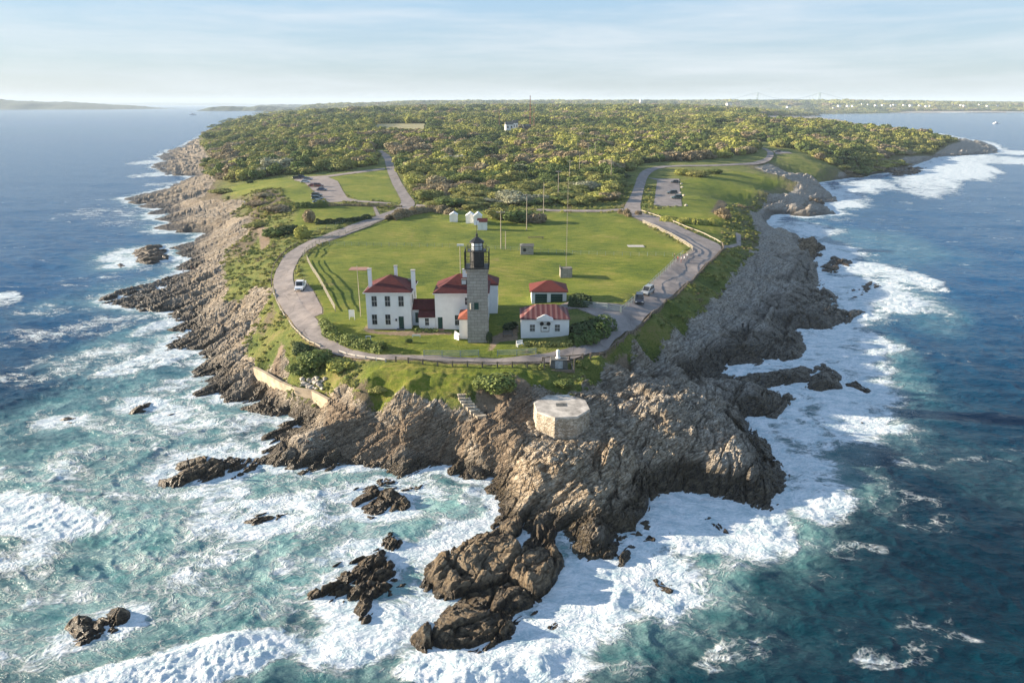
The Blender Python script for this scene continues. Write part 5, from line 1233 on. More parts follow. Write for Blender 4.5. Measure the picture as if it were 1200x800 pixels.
fence('rail_fence', 'grey three-rail fence in front of the fog signal building', 'fence', [(583,417.3),(606,416.8),(628,415)], 2.7, 1.1, (0.35, 0.7, 1.0), 'greenfence', 0.12, 0.06, 0.1)
fence('wire_fence', 'thin wire fence with slim posts crossing the whole lawn', 'fence', [(378,288),(440,288.5),(500,289.5),(560,291.5),(605,294),(640,296.5),(700,299),(740,300),(798,300.5)], 2.2, 1.1, (0.35, 0.7, 1.05), 'greenfence', 0.07, 0.025, 0.025)
fence('wire_fence', 'thin post fence on the bank above the left shore', 'fence', [(372,270),(395,264.5),(420,256),(445,250)], 3.5, 1.1, (0.5, 1.0), 'greenfence', 0.08, 0.03, 0.03)

# ------------------------------------------------------------------ poles, signs, benches
def upole(px_top, px_base, label, arm=True, h=None, name='utility_pole', cat='pole', group=None, mat='pole', r=0.14):
    if h is None:
        g = G([px_base])[0]; top = zv(px_top[1], g[1]); hh = max(2, top-g[2])
    else:
        g = G([px_top], lambda x, y: H(x, y)+h, 45)[0]; g = g.copy(); g[2] -= h; hh = h
    o = empty(name, tuple(g), 0, label, cat, group)
    MB().cyl(0, 0, -0.5, hh, r, r*0.65, n=8).build('shaft', M[mat], o)
    if arm:
        MB().box(-1.15, 1.15, -0.1, 0.1, hh-0.55, hh-0.38).build('crossarm', M[mat], o)
        m = MB()
        for k in (-1.0, -0.4, 0.4, 1.0): m.cyl(k, 0, hh-0.38, hh-0.18, 0.06, n=6)
        m.build('insulator', M['trim'], o)
    return o
upole((585,247), (587,291.5), 'tall utility pole with crossarm standing in the lawn behind the lighthouse')
upole((592.5,271), (592.5,292), 'short plain pole right beside the tall lawn utility pole', False, r=0.12)
upole((422.7,311), (422.7,371), 'slender pale flagpole left of the two-storey house', False, name='flagpole', r=0.07)
o = upole((539.6,288), (539.8,322), 'white-topped lamp pole behind the lighthouse, left of its gallery', False, name='lamp_pole', r=0.13)
MB().box(-0.7, 0.9, -0.2, 0.2, o.children[0].dimensions.z-0.5, o.children[0].dimensions.z-0.1).build('lamp_head', M['trim'], o)
GW = 'utility poles marching through the woods'
for (u, v), lb, arm in (((617.5,227), 'utility pole at the shrub clump directly behind the white sheds', True), ((637.5,214), 'pale pole without crossarm among olive shrubs', False), ((654.7,200), 'short utility pole between olive shrubs and the dark trees', True),
                   ((668,188), 'utility pole with wide crossarm amid mid-wood treetops', True), ((679.5,180), 'thin pole poking from dark treetops, no crossarm', False), ((690,170), 'tall thin pole above the middle of the woods', True),
                   ((698,167), 'far utility pole beside the tall thin pole', True), ((681,156), 'farthest utility pole visible above the woods', True), ((717,184), 'stubby brown pole in the brown scrub', False)):
    upole((u, v), None, lb, arm, 11.5, group=GW)
def mast(u, v, vt, label, w=1.0, r=0.2):
    g = G([(u, v)], lambda x, y: H(x, y)+4, 45)[0]; top = zv(vt, g[1]); hh = top-g[2]+4
    o = empty('antenna_mast', (g[0], g[1], g[2]-4), 0, label, 'mast'); m = MB()
    for i in range(3):
        a = 2*pi*i/3; m.bar((w*cos(a), w*sin(a), 0), (w*0.5*cos(a), w*0.5*sin(a), hh), r)
    k = 14
    for j in range(k):
        z1, z2 = hh*j/k, hh*(j+1)/k; r1, r2 = w*(1-.5*j/k), w*(1-.5*(j+1)/k)
        for i in range(3):
            a = 2*pi*i/3; b = 2*pi*(i+1)/3; m.bar((r1*cos(a), r1*sin(a), z1), (r2*cos(b), r2*sin(b), z2), r*0.6)
    m.build('lattice', M['rust'], o)
    return o
mast(621, 148, 112, 'tallest lattice mast above the woods, breaking the skyline', 1.0, 0.28)
mast(625.5, 149, 128, 'shorter lattice mast touching the tallest one on its right', 0.7, 0.2)
mast(585, 150, 130, 'pale thin mast left of the house in the woods', 0.6, 0.18)
mast(888, 128, 106, 'faint mast on the far wooded horizon', 2.2, 0.9) if False else None
def sign(px, w, h, leg, label, mat='trim'):
    g = G([px])[0]; o = empty('sign', tuple(g), 0, label, 'sign')
    MB().box(-w/2, w/2, -0.04, 0.04, leg, leg+h).build('panel', M[mat], o)
    for s_ in (-1, 1): MB().box(s_*w/2-0.05, s_*w/2+0.05, -0.06, 0.06, -0.3, leg+h).build('leg', M[mat], o)
sign((412.6, 374.5), 0.95, 1.35, 0.55, 'blank white upright sign board on two legs beside the flagpole')
sign((432, 400), 0.8, 0.12, 0.9, 'small pale table-like stand between hedge and house')
sign((488, 395), 1.3, 0.25, 0.25, 'low pale board on the lawn below the porch')
def bench(px, label, mat='palewood', w=1.6, rz=0):
    g = G([px])[0]; o = empty('bench', tuple(g), rz, label, 'bench')
    MB().box(-w/2, w/2, -0.25, 0.25, 0.40, 0.46).build('seat', M[mat], o)
    MB().box(-w/2, w/2, 0.22, 0.28, 0.55, 0.75).box(-w/2, w/2, 0.22, 0.28, 0.82, 1.0).build('backrest', M[mat], o)
    for sx in (-1, 1):
        MB().box(sx*w/2-0.06, sx*w/2+0.06, -0.25, -0.17, -0.1, 0.4).build('leg', M[mat], o)
        MB().box(sx*w/2-0.06, sx*w/2+0.06, 0.20, 0.29, -0.1, 1.0).build('leg', M[mat], o)
bench((609.5, 405.5), 'white slatted bench on the lawn by the fog signal building', 'trim', 1.1, 0.5)
bench((595, 394), 'dark garden bench on the terrace behind the white bench', 'darkstone', 1.6)
def flat(name, px, label, cat, w, d, h, mat):
    g = G([px])[0]; o = MB().box(-w/2, w/2, -d/2, d/2, -0.3, h).build(name, M[mat]); o.location = g; tag(o, label, cat)
flat('concrete_pad', (745, 288.5), 'pale rectangular concrete pad lying in the far right lawn', 'slab', 4.6, 2.8, 0.07, 'concrete')
flat('brick_pad', (420.5, 315), 'reddish flat pad in the lawn behind the flagpole', 'slab', 4.4, 3.4, 0.08, 'brick')
g = G([(628, 279.5)])[0]; o = empty('hitching_rail', tuple(g), 0, 'long low timber rail lying in the lawn above the stone hut', 'rail')
MB().box(-2.4, 2.4, -0.12, 0.12, 0.3, 0.5).build('rail', M['wood'], o)
for s_ in (-2, 2): MB().box(s_-0.1, s_+0.1, -0.1, 0.1, -0.2, 0.3).build('post', M['wood'], o)

# ------------------------------------------------------------------ vehicles
def car(px, rz, col, label, kind='suv', group=None, cat='car'):
    g = G([px])[0]; nm = {'suv': 'parked_car', 'sedan': 'parked_car', 'pickup': 'pickup_truck'}[kind]
    o = empty(nm, tuple(g+np.array([0, 0, 0.06])), rz, label, cat, group)
    paint = bpy.data.materials.get('paint_%.2f_%.2f_%.2f' % col)
    if not paint: paint = simple('paint_%.2f_%.2f_%.2f' % col, col, 0.25, 0.05, spec=0.6)
    Lh, Wd = (2.7, 0.98) if kind == 'pickup' else (2.3, 0.92)
    def loft(secs, mat, name, par):
        # secs: (x, halfwidth, zlow, zhigh) -> skin with narrowed top
        vs = []; fs = []
        for x, w, zl, zh in secs:
            vs += [(x, -w*0.93, zl), (x, -w, (zl+zh)/2), (x, -w*0.9, zh), (x, w*0.9, zh), (x, w, (zl+zh)/2), (x, w*0.93, zl)]
        k = 6
        for i in range(len(secs)-1):
            for j in range(k): fs.append((i*k+j, i*k+(j+1) % k, (i+1)*k+(j+1) % k, (i+1)*k+j))
        fs += [tuple(range(k-1, -1, -1)), tuple(range((len(secs)-1)*k, len(secs)*k))]
        ob = MB().add(vs, fs).build(name, mat, par)
        return ob
    hood = 0.95 if kind != 'sedan' else 0.85
    loft([(-Lh, Wd*.86, .42, .80), (-Lh+.12, Wd*.96, .30, hood-.08), (-Lh+.5, Wd, .28, hood), (0, Wd, .28, hood+.04), (Lh-1.0, Wd, .28, hood), (Lh-.18, Wd*.95, .30, hood-.14), (Lh, Wd*.84, .42, hood-.28)], paint, 'body', o)
    if kind == 'pickup': cab = [(-0.75, Wd*.86, hood, 1.72), (-0.6, Wd*.84, hood, 1.80), (0.6, Wd*.84, hood, 1.78), (1.25, Wd*.86, hood, hood+.12)]
    elif kind == 'suv': cab = [(-Lh+.15, Wd*.86, hood, hood+.2), (-Lh+.45, Wd*.82, hood, 1.62), (-Lh+.7, Wd*.80, hood, 1.70), (0.35, Wd*.80, hood, 1.68), (1.15, Wd*.86, hood, hood+.08)]
    else: cab = [(-Lh+.55, Wd*.86, hood, hood+.06), (-Lh+1.15, Wd*.80, hood, 1.36), (-0.1, Wd*.78, hood, 1.44), (0.35, Wd*.80, hood, 1.40), (1.15, Wd*.86, hood, hood+.06)]
    loft([(a, b, c-.02, d-0.07) for a, b, c, d in cab], M['glass'], 'cabin_window', o)
    top = [s for s in cab if s[3] > hood+.4]
    x0, x1 = top[0][0], top[-1][0]; w = top[0][1]; zt = max(s[3] for s in top)
    m = MB().box(x0-0.02, x1+0.02, -w*0.86, w*0.86, zt-0.06, zt)
    for sy in (-1, 1):
        for (xa, za), (xb, zb_) in (((cab[0][0], hood), (x0, zt-.04)), ((x1, zt-.04), (cab[-1][0], hood)), (((x0+x1)/2, zt-.04), ((x0+x1)/2, hood))):
            m.bar((xa, sy*w*0.95, za), (xb, sy*w*0.86, zb_), 0.09)
    m.build('roof', paint, o)
    if kind == 'pickup':
        MB().box(-Lh+0.2, -0.85, -Wd*0.78, Wd*0.78, hood+0.02, hood+0.05).build('cargo_bed', M['black'], o)
        m = MB().box(-Lh+.1, -.8, -Wd*.92, -Wd*.78, hood, hood+.22).box(-Lh+.1, -.8, Wd*.78, Wd*.92, hood, hood+.22).box(-Lh+.05, -Lh+.18, -Wd*.78, Wd*.78, hood, hood+.22).build('bed_side', paint, o)
    for sx in (-1, 1):
        for sy in (-1, 1):
            wx = sx*(Lh-0.85); r = 0.36; N = 14
            vs = [(wx+r*cos(2*pi*i/N), sy*(Wd-0.2), 0.36+r*sin(2*pi*i/N)) for i in range(N)]+[(wx+r*cos(2*pi*i/N), sy*(Wd+0.02), 0.36+r*sin(2*pi*i/N)) for i in range(N)]
            ty = MB().add(vs, [(i, (i+1) % N, N+(i+1) % N, N+i) for i in range(N)]+[tuple(range(N)), tuple(range(N, 2*N))]).build('wheel', M['tyre'], o)
            r = 0.21; vs = [(wx, sy*(Wd+0.05), 0.36)]+[(wx+r*cos(2*pi*i/8), sy*(Wd+0.03), 0.36+r*sin(2*pi*i/8)) for i in range(8)]
            MB().add(vs, [(0, 1+i, 1+(i+1) % 8) for i in range(8)]).build('rim', M['chrome'], ty)
    for sy in (-1, 1):
        MB().box(Lh-.16, Lh+.0, sy*Wd*.68-.17, sy*Wd*.68+.17, hood-.36, hood-.20).build('headlight', M['lampglass'], o)
        MB().box(-Lh-.01, -Lh+.12, sy*Wd*.72-.12, sy*Wd*.72+.12, .62, .80).build('taillight', M['redlens'], o)
    MB().box(Lh-.12, Lh+.03, -Wd*.4, Wd*.4, .45, hood-.3).build('grille', M['black'], o)
    return o
car((352.5, 338.5), -1.45, (0.80, 0.80, 0.80), 'white pickup truck parked beside the left road bend', 'pickup', None, 'pickup truck')
car((749, 354.5), -1.75, (0.02, 0.025, 0.04), 'very dark blue car parked at the right roadside, nose towards us', 'suv', 'cars at the right roadside')
car((758.5, 344.5), -2.1, (0.30, 0.32, 0.33), 'grey car parked right behind the dark blue roadside car', 'suv', 'cars at the right roadside')
GL = 'cars in the left parking lot'
for (u, v), rz, c, k, lb in (((348.5,210.2), .1, (0.03,0.03,0.035), 'suv', 'black car at the far tip of the left parking lot'), ((354.5,209.2), 0, (0.03,0.05,0.10), 'suv', 'dark navy car next to the black one at the lot tip'),
        ((361,211.2), 0, (0.18,0.22,0.27), 'sedan', 'slate blue car in the far row of the left lot'), ((358,214.2), .1, (0.62,0.66,0.70), 'sedan', 'silver-white car in the left parking lot'),
        ((367.5,218.8), 0, (0.25,0.03,0.035), 'sedan', 'dark red car, the redder of two side by side'), ((373.5,219), 0, (0.20,0.05,0.04), 'suv', 'maroon car just beyond the dark red one'),
        ((377.5,223.6), 0, (0.05,0.08,0.16), 'sedan', 'blue car alone in the middle of the left parking row'), ((371.5,230.5), 0, (0.02,0.04,0.05), 'suv', 'black car above the white-topped car near the lot hedge'),
        ((372,234.2), 0, (0.07,0.12,0.15), 'suv', 'dark teal car nearly nearest the lot hedge'), ((373.5,238), 0, (0.30,0.38,0.42), 'sedan', 'pale blue-grey car touching the lot hedge')):
    car((u, v), rz, c, lb, k, GL)
GR = 'cars in the right parking lot'
car((791, 214.5), pi, (0.03, 0.035, 0.04), 'black car at the far end of the right parking lot', 'sedan', GR)
car((787.5, 227.5), pi, (0.02, 0.045, 0.045), 'dark car in the middle of the right parking lot', 'suv', GR)
car((793, 233.2), pi, (0.02, 0.07, 0.06), 'dark green car nearest us in the right parking lot', 'suv', GR)
car((911, 178.6), pi, (0.10, 0.10, 0.11), 'tiny grey car in the distant lot at the road end', 'suv')
for u, v, r, k in ((798.5,216,.5,0),(799,220,.6,1),(797.5,226.5,.5,2),(801,229.5,.6,3),(804,241.5,.6,4)):
    g = G([(u, v)])[0]; o = bpy.data.objects.new('boulder', bms[k]); COL.objects.link(o); o.location = (g[0], g[1], g[2]+.2); o.scale = (r*1.2, r, r)
    tag(o, 'pale kerb boulder edging the right parking lot', 'boulder', 'pale boulders beside the right parking lot')

# ------------------------------------------------------------------ people
def person(pos, rz, pose, shirt, trousers, label, h=1.72):
    s_ = h/1.72
    J = {'pelvis': (0,0,.93,.125), 'waist': (0,0,1.08,.115), 'chest': (0,0,1.28,.145), 'neck': (0,.01,1.46,.055), 'head0': (0,.02,1.55,.075), 'head1': (0,.02,1.63,.10), 'head2': (0,.01,1.70,.075)}
    for sx, n in ((-1, 'l'), (1, 'r')):
        J['hip'+n] = (sx*.09,0,.88,.10); J['knee'+n] = (sx*.11,.02,.48,.062); J['ank'+n] = (sx*.12,-.02,.08,.042); J['toe'+n] = (sx*.14,.15,.035,.035)
        J['sh'+n] = (sx*.19,0,1.39,.06); J['el'+n] = (sx*.26,-.02,1.12,.042); J['wr'+n] = (sx*.27,.08,.88,.028); J['ha'+n] = (sx*.27,.12,.80,.035)
    if pose == 'crouch':
        for k in ('pelvis','waist','chest','neck','head0','head1','head2','hipl','hipr','shl','shr','ell','elr','wrl','wrr','hal','har'):
            x, y, z, r = J[k]; z -= .48; t = max(0, z-.45); y = y-.18+t*.55; z = .45+t*.85; J[k] = (x, y, z, r)
        for n, sx in (('l', -1), ('r', 1)): J['knee'+n] = (sx*.16, .28, .50, .062); J['wr'+n] = (sx*.15, .5, .55, .028); J['ha'+n] = (sx*.12, .58, .5, .035); J['el'+n] = (sx*.25, .25, .62, .042)
    if pose == 'bend':
        for k in ('waist','chest','neck','head0','head1','head2','shl','shr','ell','elr','wrl','wrr','hal','har'):
            x, y, z, r = J[k]; t = z-.93; J[k] = (x, y+t*.75, .93+t*.66, r)
        for n, sx in (('l', -1), ('r', 1)): J['el'+n] = (sx*.24, .42, .95, .042); J['wr'+n] = (sx*.18, .55, .75, .028); J['ha'+n] = (sx*.17, .6, .68, .035)
    if pose == 'walk':
        J['kneel'] = (-.10,.20,.50,.062); J['ankl'] = (-.11,.26,.08,.042); J['toel'] = (-.12,.42,.05,.035)
        J['kneer'] = (.10,-.08,.47,.062); J['ankr'] = (.11,-.34,.13,.042); J['toer'] = (.12,-.20,.04,.035)
    if pose == 'fish':
        J['elr'] = (.24,.16,1.12,.042); J['wrr'] = (.14,.36,1.16,.028); J['har'] = (.10,.43,1.18,.035); J['ell'] = (-.24,.14,1.14,.042); J['wrl'] = (-.10,.33,1.2,.028); J['hal'] = (-.04,.40,1.22,.035)
    ed = [('pelvis','waist'),('waist','chest'),('chest','neck'),('neck','head0'),('head0','head1'),('head1','head2')]
    for n in 'lr': ed += [('pelvis','hip'+n),('hip'+n,'knee'+n),('knee'+n,'ank'+n),('ank'+n,'toe'+n),('chest','sh'+n),('sh'+n,'el'+n),('el'+n,'wr'+n),('wr'+n,'ha'+n)]
    ks = list(J); me = bpy.data.meshes.new('p'); me.from_pydata([tuple(c*s_ for c in J[k][:3]) for k in ks], [(ks.index(a), ks.index(b)) for a, b in ed], [])
    t = bpy.data.objects.new('p', me); COL.objects.link(t)
    md = t.modifiers.new('s', 'SKIN'); sv = me.skin_vertices[0].data
    for i, k in enumerate(ks): sv[i].radius = (J[k][3]*s_, J[k][3]*s_); sv[i].use_root = (k == 'pelvis')
    sb = t.modifiers.new('b', 'SUBSURF'); sb.levels = sb.render_levels = 1
    dg = bpy.context.evaluated_depsgraph_get(); em = bpy.data.meshes.new_from_object(t.evaluated_get(dg)); em.name = 'person'
    bpy.data.objects.remove(t)
    def mt(c): 
        nm = 'cloth_%.2f_%.2f_%.2f' % c; return bpy.data.materials.get(nm) or simple(nm, c, 0.9, 0.15, 8.0)
    em.materials.clear()
    for x in (mt(shirt), mt(trousers), M['skin'], M['hair']): em.materials.append(x)
    kp = np.array([J[k][:3] for k in ks])*s_; cls = {'pelvis':1,'waist':0,'chest':0,'neck':2,'head0':2,'head1':2,'head2':3}
    for n in 'lr': cls.update({'hip'+n:1,'knee'+n:1,'ank'+n:1,'toe'+n:3,'sh'+n:0,'el'+n:0,'wr'+n:2,'ha'+n:2})
    for p in em.polygons:
        d = ((kp-np.array(p.center))**2).sum(1); p.material_index = cls[ks[int(d.argmin())]]; p.use_smooth = True
    o = bpy.data.objects.new('person', em); COL.objects.link(o); o.location = pos; o.rotation_euler = (0, 0, rz)
    tag(o, label, 'person'); return o
fp = G([(305+60, 519), (381, 517), (222, 549), (225, 318), (229, 319.5), (215, 320.5), (794, 307.5), (798, 308), (801.5, 307), (805, 304), (790, 304.5), (870, 386), (287, 239.5)], Hall)
person(fp[0], 2.2, 'crouch', (0.22, 0.30, 0.30), (0.12, 0.12, 0.13), 'person in pale teal top crouching on the sunlit slab')
person(fp[1], 2.6, 'bend', (0.06, 0.05, 0.04), (0.30, 0.24, 0.16), 'person in dark top and tan trousers bending over on the sunlit slab')
pf = person(fp[2], 2.0, 'fish', (0.03, 0.03, 0.03), (0.03, 0.03, 0.04), 'lone person in black fishing from the flat dark ledge')
m = MB().bar((0.02, 0.40, 1.18), (-0.2, 2.6, 2.3), 0.035); rod = m.build('fishing_rod', M['black']); rod.location = fp[2]; rod.rotation_euler = (0, 0, 2.0)
tag(rod, 'thin black fishing rod held by the person on the dark ledge', 'fishing rod')
person(fp[3], 1.2, 'stand', (0.10, 0.06, 0.05), (0.04, 0.04, 0.05), 'person in brown standing on tan rocks of the left shore')
person(fp[4], 0.4, 'walk', (0.05, 0.04, 0.06), (0.05, 0.05, 0.06), 'person in black walking beside the one in brown on the left shore')
person(fp[5], 1.0, 'stand', (0.6, 0.6, 0.62), (0.3, 0.33, 0.4), 'person in white at the water edge of the left shore')
for i, (sh, tr, ps, lb) in enumerate((((0.32,0.06,0.05), (0.03,0.03,0.04), 'walk', 'person in red top walking in the roadside group'), ((0.65,0.62,0.58), (0.25,0.05,0.04), 'stand', 'person in pale top and red trousers in the roadside group'),
      ((0.7,0.7,0.72), (0.08,0.09,0.13), 'walk', 'person in white top walking in the roadside group'), ((0.35,0.42,0.48), (0.10,0.10,0.12), 'stand', 'person in pale blue top farthest right in the roadside group'), ((0.03,0.03,0.03), (0.03,0.03,0.03), 'stand', 'person in black farthest left in the roadside group'))):
    person(fp[6+i], random.uniform(0, 6), ps, sh, tr, lb)
person(fp[11], 2.8, 'stand', (0.03, 0.03, 0.04), (0.04, 0.04, 0.04), 'person in dark clothes alone on the big right-hand cliff')
person(fp[12], 0.5, 'stand', (0.75, 0.75, 0.75), (0.5, 0.5, 0.5), 'person in white among brown shrubs above the left shore')
# ------------------------------------------------------------------ vegetation
def leaf_cloud(seed, n, size, lobes, flat=0.75, base=0.0):
    """crown of many small leaf faces spread through several lobes; unit radius about 1, stands on z=0"""
    r = np.random.default_rng(seed); V = []; 
    cs = [(0, 0, 0.55, 0.62)]
    for i in range(lobes):
        a = r.uniform(0, 2*pi); d = r.uniform(0.25, 0.62); cs.append((d*cos(a), d*sin(a), r.uniform(0.3, 0.85), r.uniform(0.26, 0.46)))
    w = np.array([c[3]**2 for c in cs]); k = r.choice(len(cs), n, p=w/w.sum()); c = np.array(cs)[k]
    dr = r.normal(size=(n, 3)); dr /= np.linalg.norm(dr, axis=1)[:, None]
    rad = c[:, 3]*(1-0.45*r.random(n)**2)
    p = c[:, :3]+dr*rad[:, None]*np.array([1, 1, 0.85]); p[:, 2] = np.maximum(p[:, 2]*flat*1.25+base, 0.02)
    nn = dr+r.normal(size=(n, 3))*0.55; nn[:, 2] += 0.35; nn /= np.linalg.norm(nn, axis=1)[:, None]
    t = np.cross(nn, r.normal(size=(n, 3))); t /= np.linalg.norm(t, axis=1)[:, None]; b = np.cross(nn, t)
    s = size*r.uniform(0.6, 1.35, n)[:, None]
    q = np.stack([p-t*s-b*s*.6, p+t*s-b*s*.7, p+t*s*.8+b*s*.7, p-t*s*.7+b*s*.8], 1).reshape(-1, 3)
    return q, np.arange(4*n).reshape(n, 4)
def crown_mesh(name, seed, n, size, lobes, mat, **k):
    v, f = leaf_cloud(seed, n, size, lobes, **k); o = mesh_np(name, v, f, mat); me = o.data; bpy.data.objects.remove(o); return me
leafs = {'olive': mat_leaf('olive_leaves', [(0.218,0.237,0.070),(0.269,0.275,0.083),(0.320,0.307,0.096),(0.243,0.256,0.077)], 0.15),
         'green': mat_leaf('green_leaves', [(0.109,0.160,0.049),(0.154,0.198,0.058),(0.186,0.224,0.064),(0.128,0.173,0.051)], 0.15),
         'dark': mat_leaf('dark_leaves', [(0.045,0.074,0.033),(0.070,0.102,0.041),(0.096,0.128,0.051)], 0.1),
         'brown': mat_leaf('brown_twigs', [(0.256,0.211,0.122),(0.320,0.262,0.154),(0.243,0.192,0.122),(0.346,0.301,0.179)], 0.1),
         'yellow': mat_leaf('yellow_green_leaves', [(0.333,0.346,0.083),(0.397,0.397,0.102),(0.294,0.314,0.077)], 0.15),
         'blossom': mat_leaf('grey_green_leaves', [(0.307,0.314,0.205),(0.397,0.397,0.269),(0.243,0.256,0.160)], 0.15)}
CR = {k: [crown_mesh('crown', 100*i+j, 1700, 0.058, 6+j, leafs[k]) for j in range(3)] for i, k in enumerate(leafs)}
CRF = {k: [crown_mesh('crown_far', 100*i+j+7, 800, 0.085, 5+j, leafs[k]) for j in range(2)] for i, k in enumerate(leafs)}
def trunk_mesh(seed):
    r = random.Random(seed); m = MB()
    def seg(p, q, a, b): 
        d = np.array(q)-np.array(p); vs = []; up = np.array((1.0, 0, 0)) if abs(d[2]) > abs(d[0]) else np.array((0, 0, 1.0))
        e = np.cross(d, up); e /= np.linalg.norm(e); f = np.cross(d, e); f /= np.linalg.norm(f)
        for c, rr in ((p, a), (q, b)): vs += [tuple(np.array(c)+e*rr*cos(k*pi/3)+f*rr*sin(k*pi/3)) for k in range(6)]
        m.add(vs, [(k, (k+1) % 6, 6+(k+1) % 6, 6+k) for k in range(6)])
    seg((0, 0, -0.15), (0.03, 0, 0.35), 0.06, 0.045)
    for i in range(5):
        a = r.uniform(0, 6.28); seg((0.03, 0, r.uniform(0.2, 0.35)), (0.4*cos(a), 0.4*sin(a), r.uniform(0.55, 0.85)), 0.032, 0.012)
    o = m.build('trunk', M['bark']); me = o.data; bpy.data.objects.remove(o); return me
TR = [trunk_mesh(i) for i in range(3)]

W1 = [(232,166),(242,186),(256,200),(270,206),(300,205),(345,203),(384,203.5),(440,195),(441,186),(437,176),(430,160),(400,150),(330,150),(262,152)]
W2 = [(455,172),(462,188),(470,206),(482,224),(492,236),(508,240),(520,247),(560,247),(632,241),(688,243),(700,238),(716,240),(722,226),(731,214),(737,203),(748,195),(765,191),(800,190),(850,185),(884,181),(889,172),(880,160),(800,150),(600,148),(450,150),(446,165)]
W3 = [(904,170),(912,173),(930,172),(948,178),(975,184),(1005,186),(1040,179),(1075,173),(1105,168),(1085,161),(1000,158),(900,158)]
woods = [topoly(W1), topoly(W2), topoly(W3)]
rng = np.random.default_rng(5)
def scatter(poly, sp, jit=0.45):
    a = np.array(poly); gx, gy = np.meshgrid(np.arange(a[:, 0].min(), a[:, 0].max(), sp), np.arange(a[:, 1].min(), a[:, 1].max(), sp))
    gx = gx.ravel()+rng.uniform(-jit, jit, gx.size)*sp; gy = gy.ravel()+rng.uniform(-jit, jit, gy.size)*sp
    k = sdist(gx, gy, poly) > 0; return gx[k], gy[k]
px_, py_, ps_ = [], [], []
def addp(x, y, s):
    px_.append(x); py_.append(y); ps_.append(s)
YB = 560.0
for w in woods:
    x, y = scatter(w, 5.6); k = y < YB; addp(x[k], y[k], rng.uniform(2.4, 5.8, k.sum()))
# beyond: everything inside the coast
for ya, yb, sp in ((380, 900, 7.6), (900, 1500, 11), (1500, 2600, 17), (2600, 4300, 28), (4300, 7500, 48)):
    hwid = yb*0.86
    gx, gy = np.meshgrid(np.arange(-hwid, hwid, sp), np.arange(ya, yb, sp))
    gx = gx.ravel()+rng.uniform(-.45, .45, gx.size)*sp; gy = gy.ravel()+rng.uniform(-.45, .45, gy.size)*sp
    k = (np.abs(gx) < gy*0.84+30); gx, gy = gx[k], gy[k]
    k = (sdist(gx, gy, veg_w) > 2+sp*0.4) ; gx, gy = gx[k], gy[k]
    if ya < 600:
        k = gy > YB-3; 
        # keep roads and the grass around them clear
        k &= (sdist(gx, gy, road_w) < -7)
        fr = np.zeros(gx.shape, bool)
        for p in lawn_w: fr |= sdist(gx, gy, p) > -3
        k &= ~fr
        k &= ~((gx > 190) & (gx < 300) & (gy < 640) & (sdist(gx, gy, woods[2]) < 0))
        gx, gy = gx[k], gy[k]
    addp(gx, gy, np.full(gx.size, sp*0.74 if ya < 2000 else sp*0.66))
tx_ = np.concatenate(px_); ty_ = np.concatenate(py_); ts_ = np.concatenate(ps_)
# clearings and field gaps
gap = noise(tx_/60, ty_/90, 301); near_gap = (gap > 0.62) & (ty_ > 700)
road_clear = sdist(tx_, ty_, road_w) < -4
FIELD = low([(434,147.5),(503,147.5),(500,156),(440,156)], 18); ok = ~near_gap & road_clear & (sdist(tx_, ty_, FIELD) < 0); hp_ = G([(600, 151)], lambda x, y: H(x, y)+5, 90)[0]; ok &= ~((np.abs(tx_-hp_[0]) < 17) & (ty_ > hp_[1]-55) & (ty_ < hp_[1]+8))
tx_, ty_, ts_ = tx_[ok], ty_[ok], ts_[ok]
tz_ = H(tx_, ty_)
patch = fbm(tx_/(20+ty_*0.02), ty_/(34+ty_*0.05), 3, 210) + 0.16*rng.uniform(-1, 1, tx_.size)
kinds = ['dark', 'green', 'olive', 'yellow', 'brown', 'blossom']
kk = np.full(tx_.size, 2)
kk[patch < -0.33] = 0; kk[(patch >= -0.33) & (patch < -0.08)] = 1; kk[(patch > 0.30)] = 3; kk[(patch > 0.22) & (patch <= 0.30)] = 4
br = fbm(tx_/50, ty_/50, 3, 222)
kk[(br > 0.22) & (ty_ < 700)] = 4
kk[(br < -0.30) & (ty_ < 420)] = 5
kk[(tx_ > 90) & (ty_ < 480) & (rng.random(tx_.size) < 0.5)] = 4
low_ = sstep(3.0, 9.0, tz_)
hgt = ts_*rng.choice([0.7, 0.82, 0.95, 1.1, 1.28], tx_.size)*rng.uniform(0.88, 1.06, tx_.size)*np.where(ty_ > 2400, 0.6, 1.0)*np.where(kk == 0, 0.95, 1.0)*(0.45+0.55*sstep(240, 420, ty_))*(0.55+0.45*low_)
wid = ts_*rng.uniform(0.95, 1.5, tx_.size); hgt = hgt*0.88
LB = {'dark': ('shrub', 'dark green leafy tree among the others at the front of the woods'), 'green': ('x', 'mid green leafy tree among the others at the front of the woods'), 'olive': ('x', 'olive green leafy tree among the others at the front of the woods'),
      'yellow': ('x', 'bright yellow-green tree among the others at the front of the woods'), 'brown': ('x', 'brown thinly leafed tree among the others at the front of the woods'), 'blossom': ('x', 'pale grey-green blossoming tree at the front of the woods')}
order = np.argsort(ty_); near = order[:300]; rest = order[300:]
for i in near:
    k = kinds[kk[i]]
    o = empty('tree', (tx_[i], ty_[i], tz_[i]), rng.uniform(0, 6.28), LB[k][1], 'tree', 'trees along the front of the woods')
    c = bpy.data.objects.new('crown', CR[k][int(rng.integers(3))]); COL.objects.link(c); c.parent = o; c.scale = (wid[i], wid[i], hgt[i]*1.15); c.location.z = hgt[i]*0.12
    t = bpy.data.objects.new('trunk', TR[int(rng.integers(3))]); COL.objects.link(t); t.parent = o; t.scale = (wid[i], wid[i], hgt[i]*1.1)

